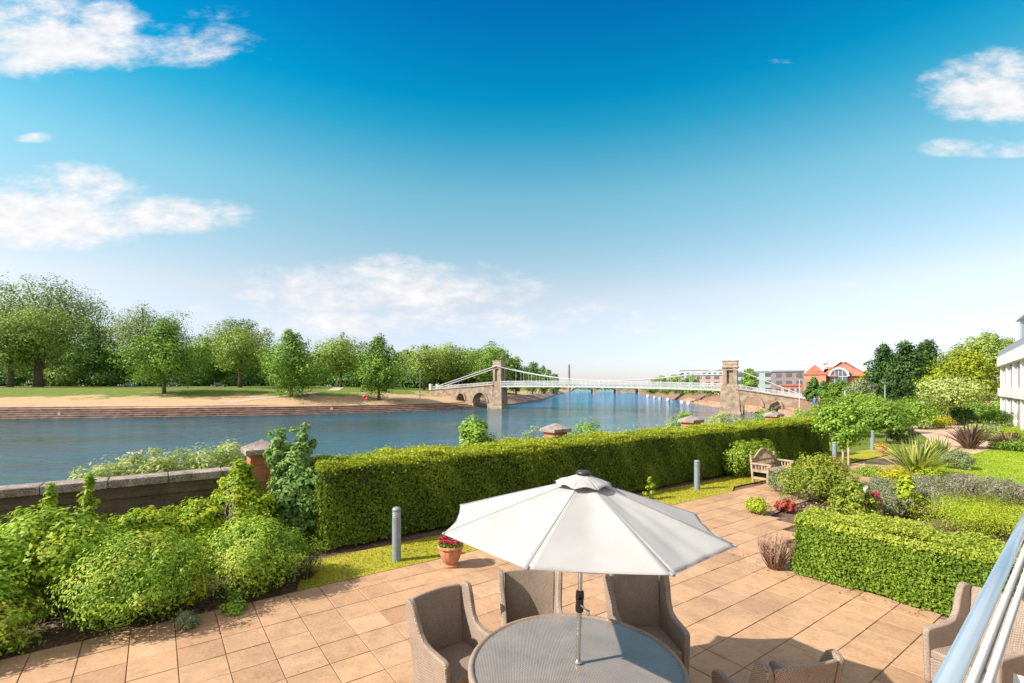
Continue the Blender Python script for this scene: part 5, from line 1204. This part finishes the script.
# ------------------------------------------------------------------ trees right of the river
def gt(name, label, px0, px1, ytop, Y, mat, base, n, L, shape, K, nl=8, up=.35, ybase=None, tr=None):
    x = AT((px0+px1)/2, Y); zt = H-(ytop-YH)*Y/F
    return tree(name, label, x, Y, 0, zt, AT(px1, Y)-AT(px0, Y), zt*base, mat, n=int(n*1.3), L=L*1.1, shape=shape, K=K, nl=nl, up=up, tr=tr)
gt('conifer', 'dark blue-green conifer nearest the red brick house', 866, 902, 344, 78, 'conifer', .05, 9000, .26, 'dome', 60, up=.1)
gt('conifer', 'dark blue-green conifer in the middle of the dark group', 886, 925, 340, 74, 'conifer', .04, 10000, .26, 'dome', 64, up=.1)
gt('conifer', 'dark blue-green conifer touching the golden one', 906, 948, 339, 80, 'conifer', .04, 9000, .26, 'dome', 60, up=.1)
gt('golden_conifer', 'golden yellow-green conifer with layered sprays next to the white building', 926, 998, 348, 70, 'gold_conifer', .04, 16000, .24, 'dome', 90, up=.5)
gt('park_tree', 'pale green tree showing above the golden conifer', 958, 1018, 331, 112, 'tree_yellow', .3, 9000, .4, 'round', 44)
gt('park_tree', 'dark rounded tree before the red brick house, the left one', 805, 823, 377, 96, 'tree_dark', .02, 3200, .3, 'egg', 22)
gt('park_tree', 'dark rounded tree before the red brick house, the right one', 816, 832, 381, 94, 'tree_dark', .02, 2600, .3, 'egg', 20)
gt('promenade_bush', 'light green bush under the arched window of the brick house', 826, 856, 380, 86, 'garden', .02, 4200, .28, 'dome', 26)
gt('promenade_bush', 'brownish bush left of the dark conifers', 848, 876, 379, 76, 'grey_leaf', .02, 4000, .24, 'dome', 24)
gt('promenade_bush', 'yellow bush peeping out beside the dark conifers', 858, 872, 371, 100, 'yellow', .1, 1800, .3, 'round', 14)
gt('promenade_bush', 'green shrub mass below the promenade bushes', 840, 880, 391, 62, 'garden', .02, 4500, .2, 'dome', 26)
ft_y = 330
for px0, px1, yt, lb in ((648, 672, 375.5, 'green tree at the far end of the row over the boats'), (664, 688, 374, 'green tree in the middle of the row over the boats'), (682, 700, 375, 'green tree of the row over the boats, next to the brick building'), (740, 760, 368, 'green tree just behind the right bridge tower')):
    gt('bank_tree', lb, px0, px1, yt, 270 if px0 < 700 else 210, 'tree_mid', .02, 3000, .6, 'dome', 20)
for i in range(6):
    px = 652+i*14; gt('bank_bush', 'dark bush along the top of the brown bank behind the boats', px-9, px+9, 386.0, 232-i*8, 'tree_mid', .02, 1100, .5, 'dome', 12)['group'] = 'bushes above the brown bank'
    
# far woodland on the horizon
rg = rng(); n = 9000; a = rg.uniform(-1.1, 1.25, n); r = rg.uniform(780, 900, n)
P = np.stack((np.sin(a)*r, np.cos(a)*r, rg.random(n)*(5+3*np.sin(a*23)+2*np.sin(a*61))), 1)
V, Q = leafquads(P, rg.normal(size=(n, 3))+np.array((0, -1, .5)), 5., .8, rg)
tag(npmesh('woodland', V, Q, addtint(rg.random(n)), M['tree_grey']), 'far low woodland along the horizon', 'woodland', kind='stuff')
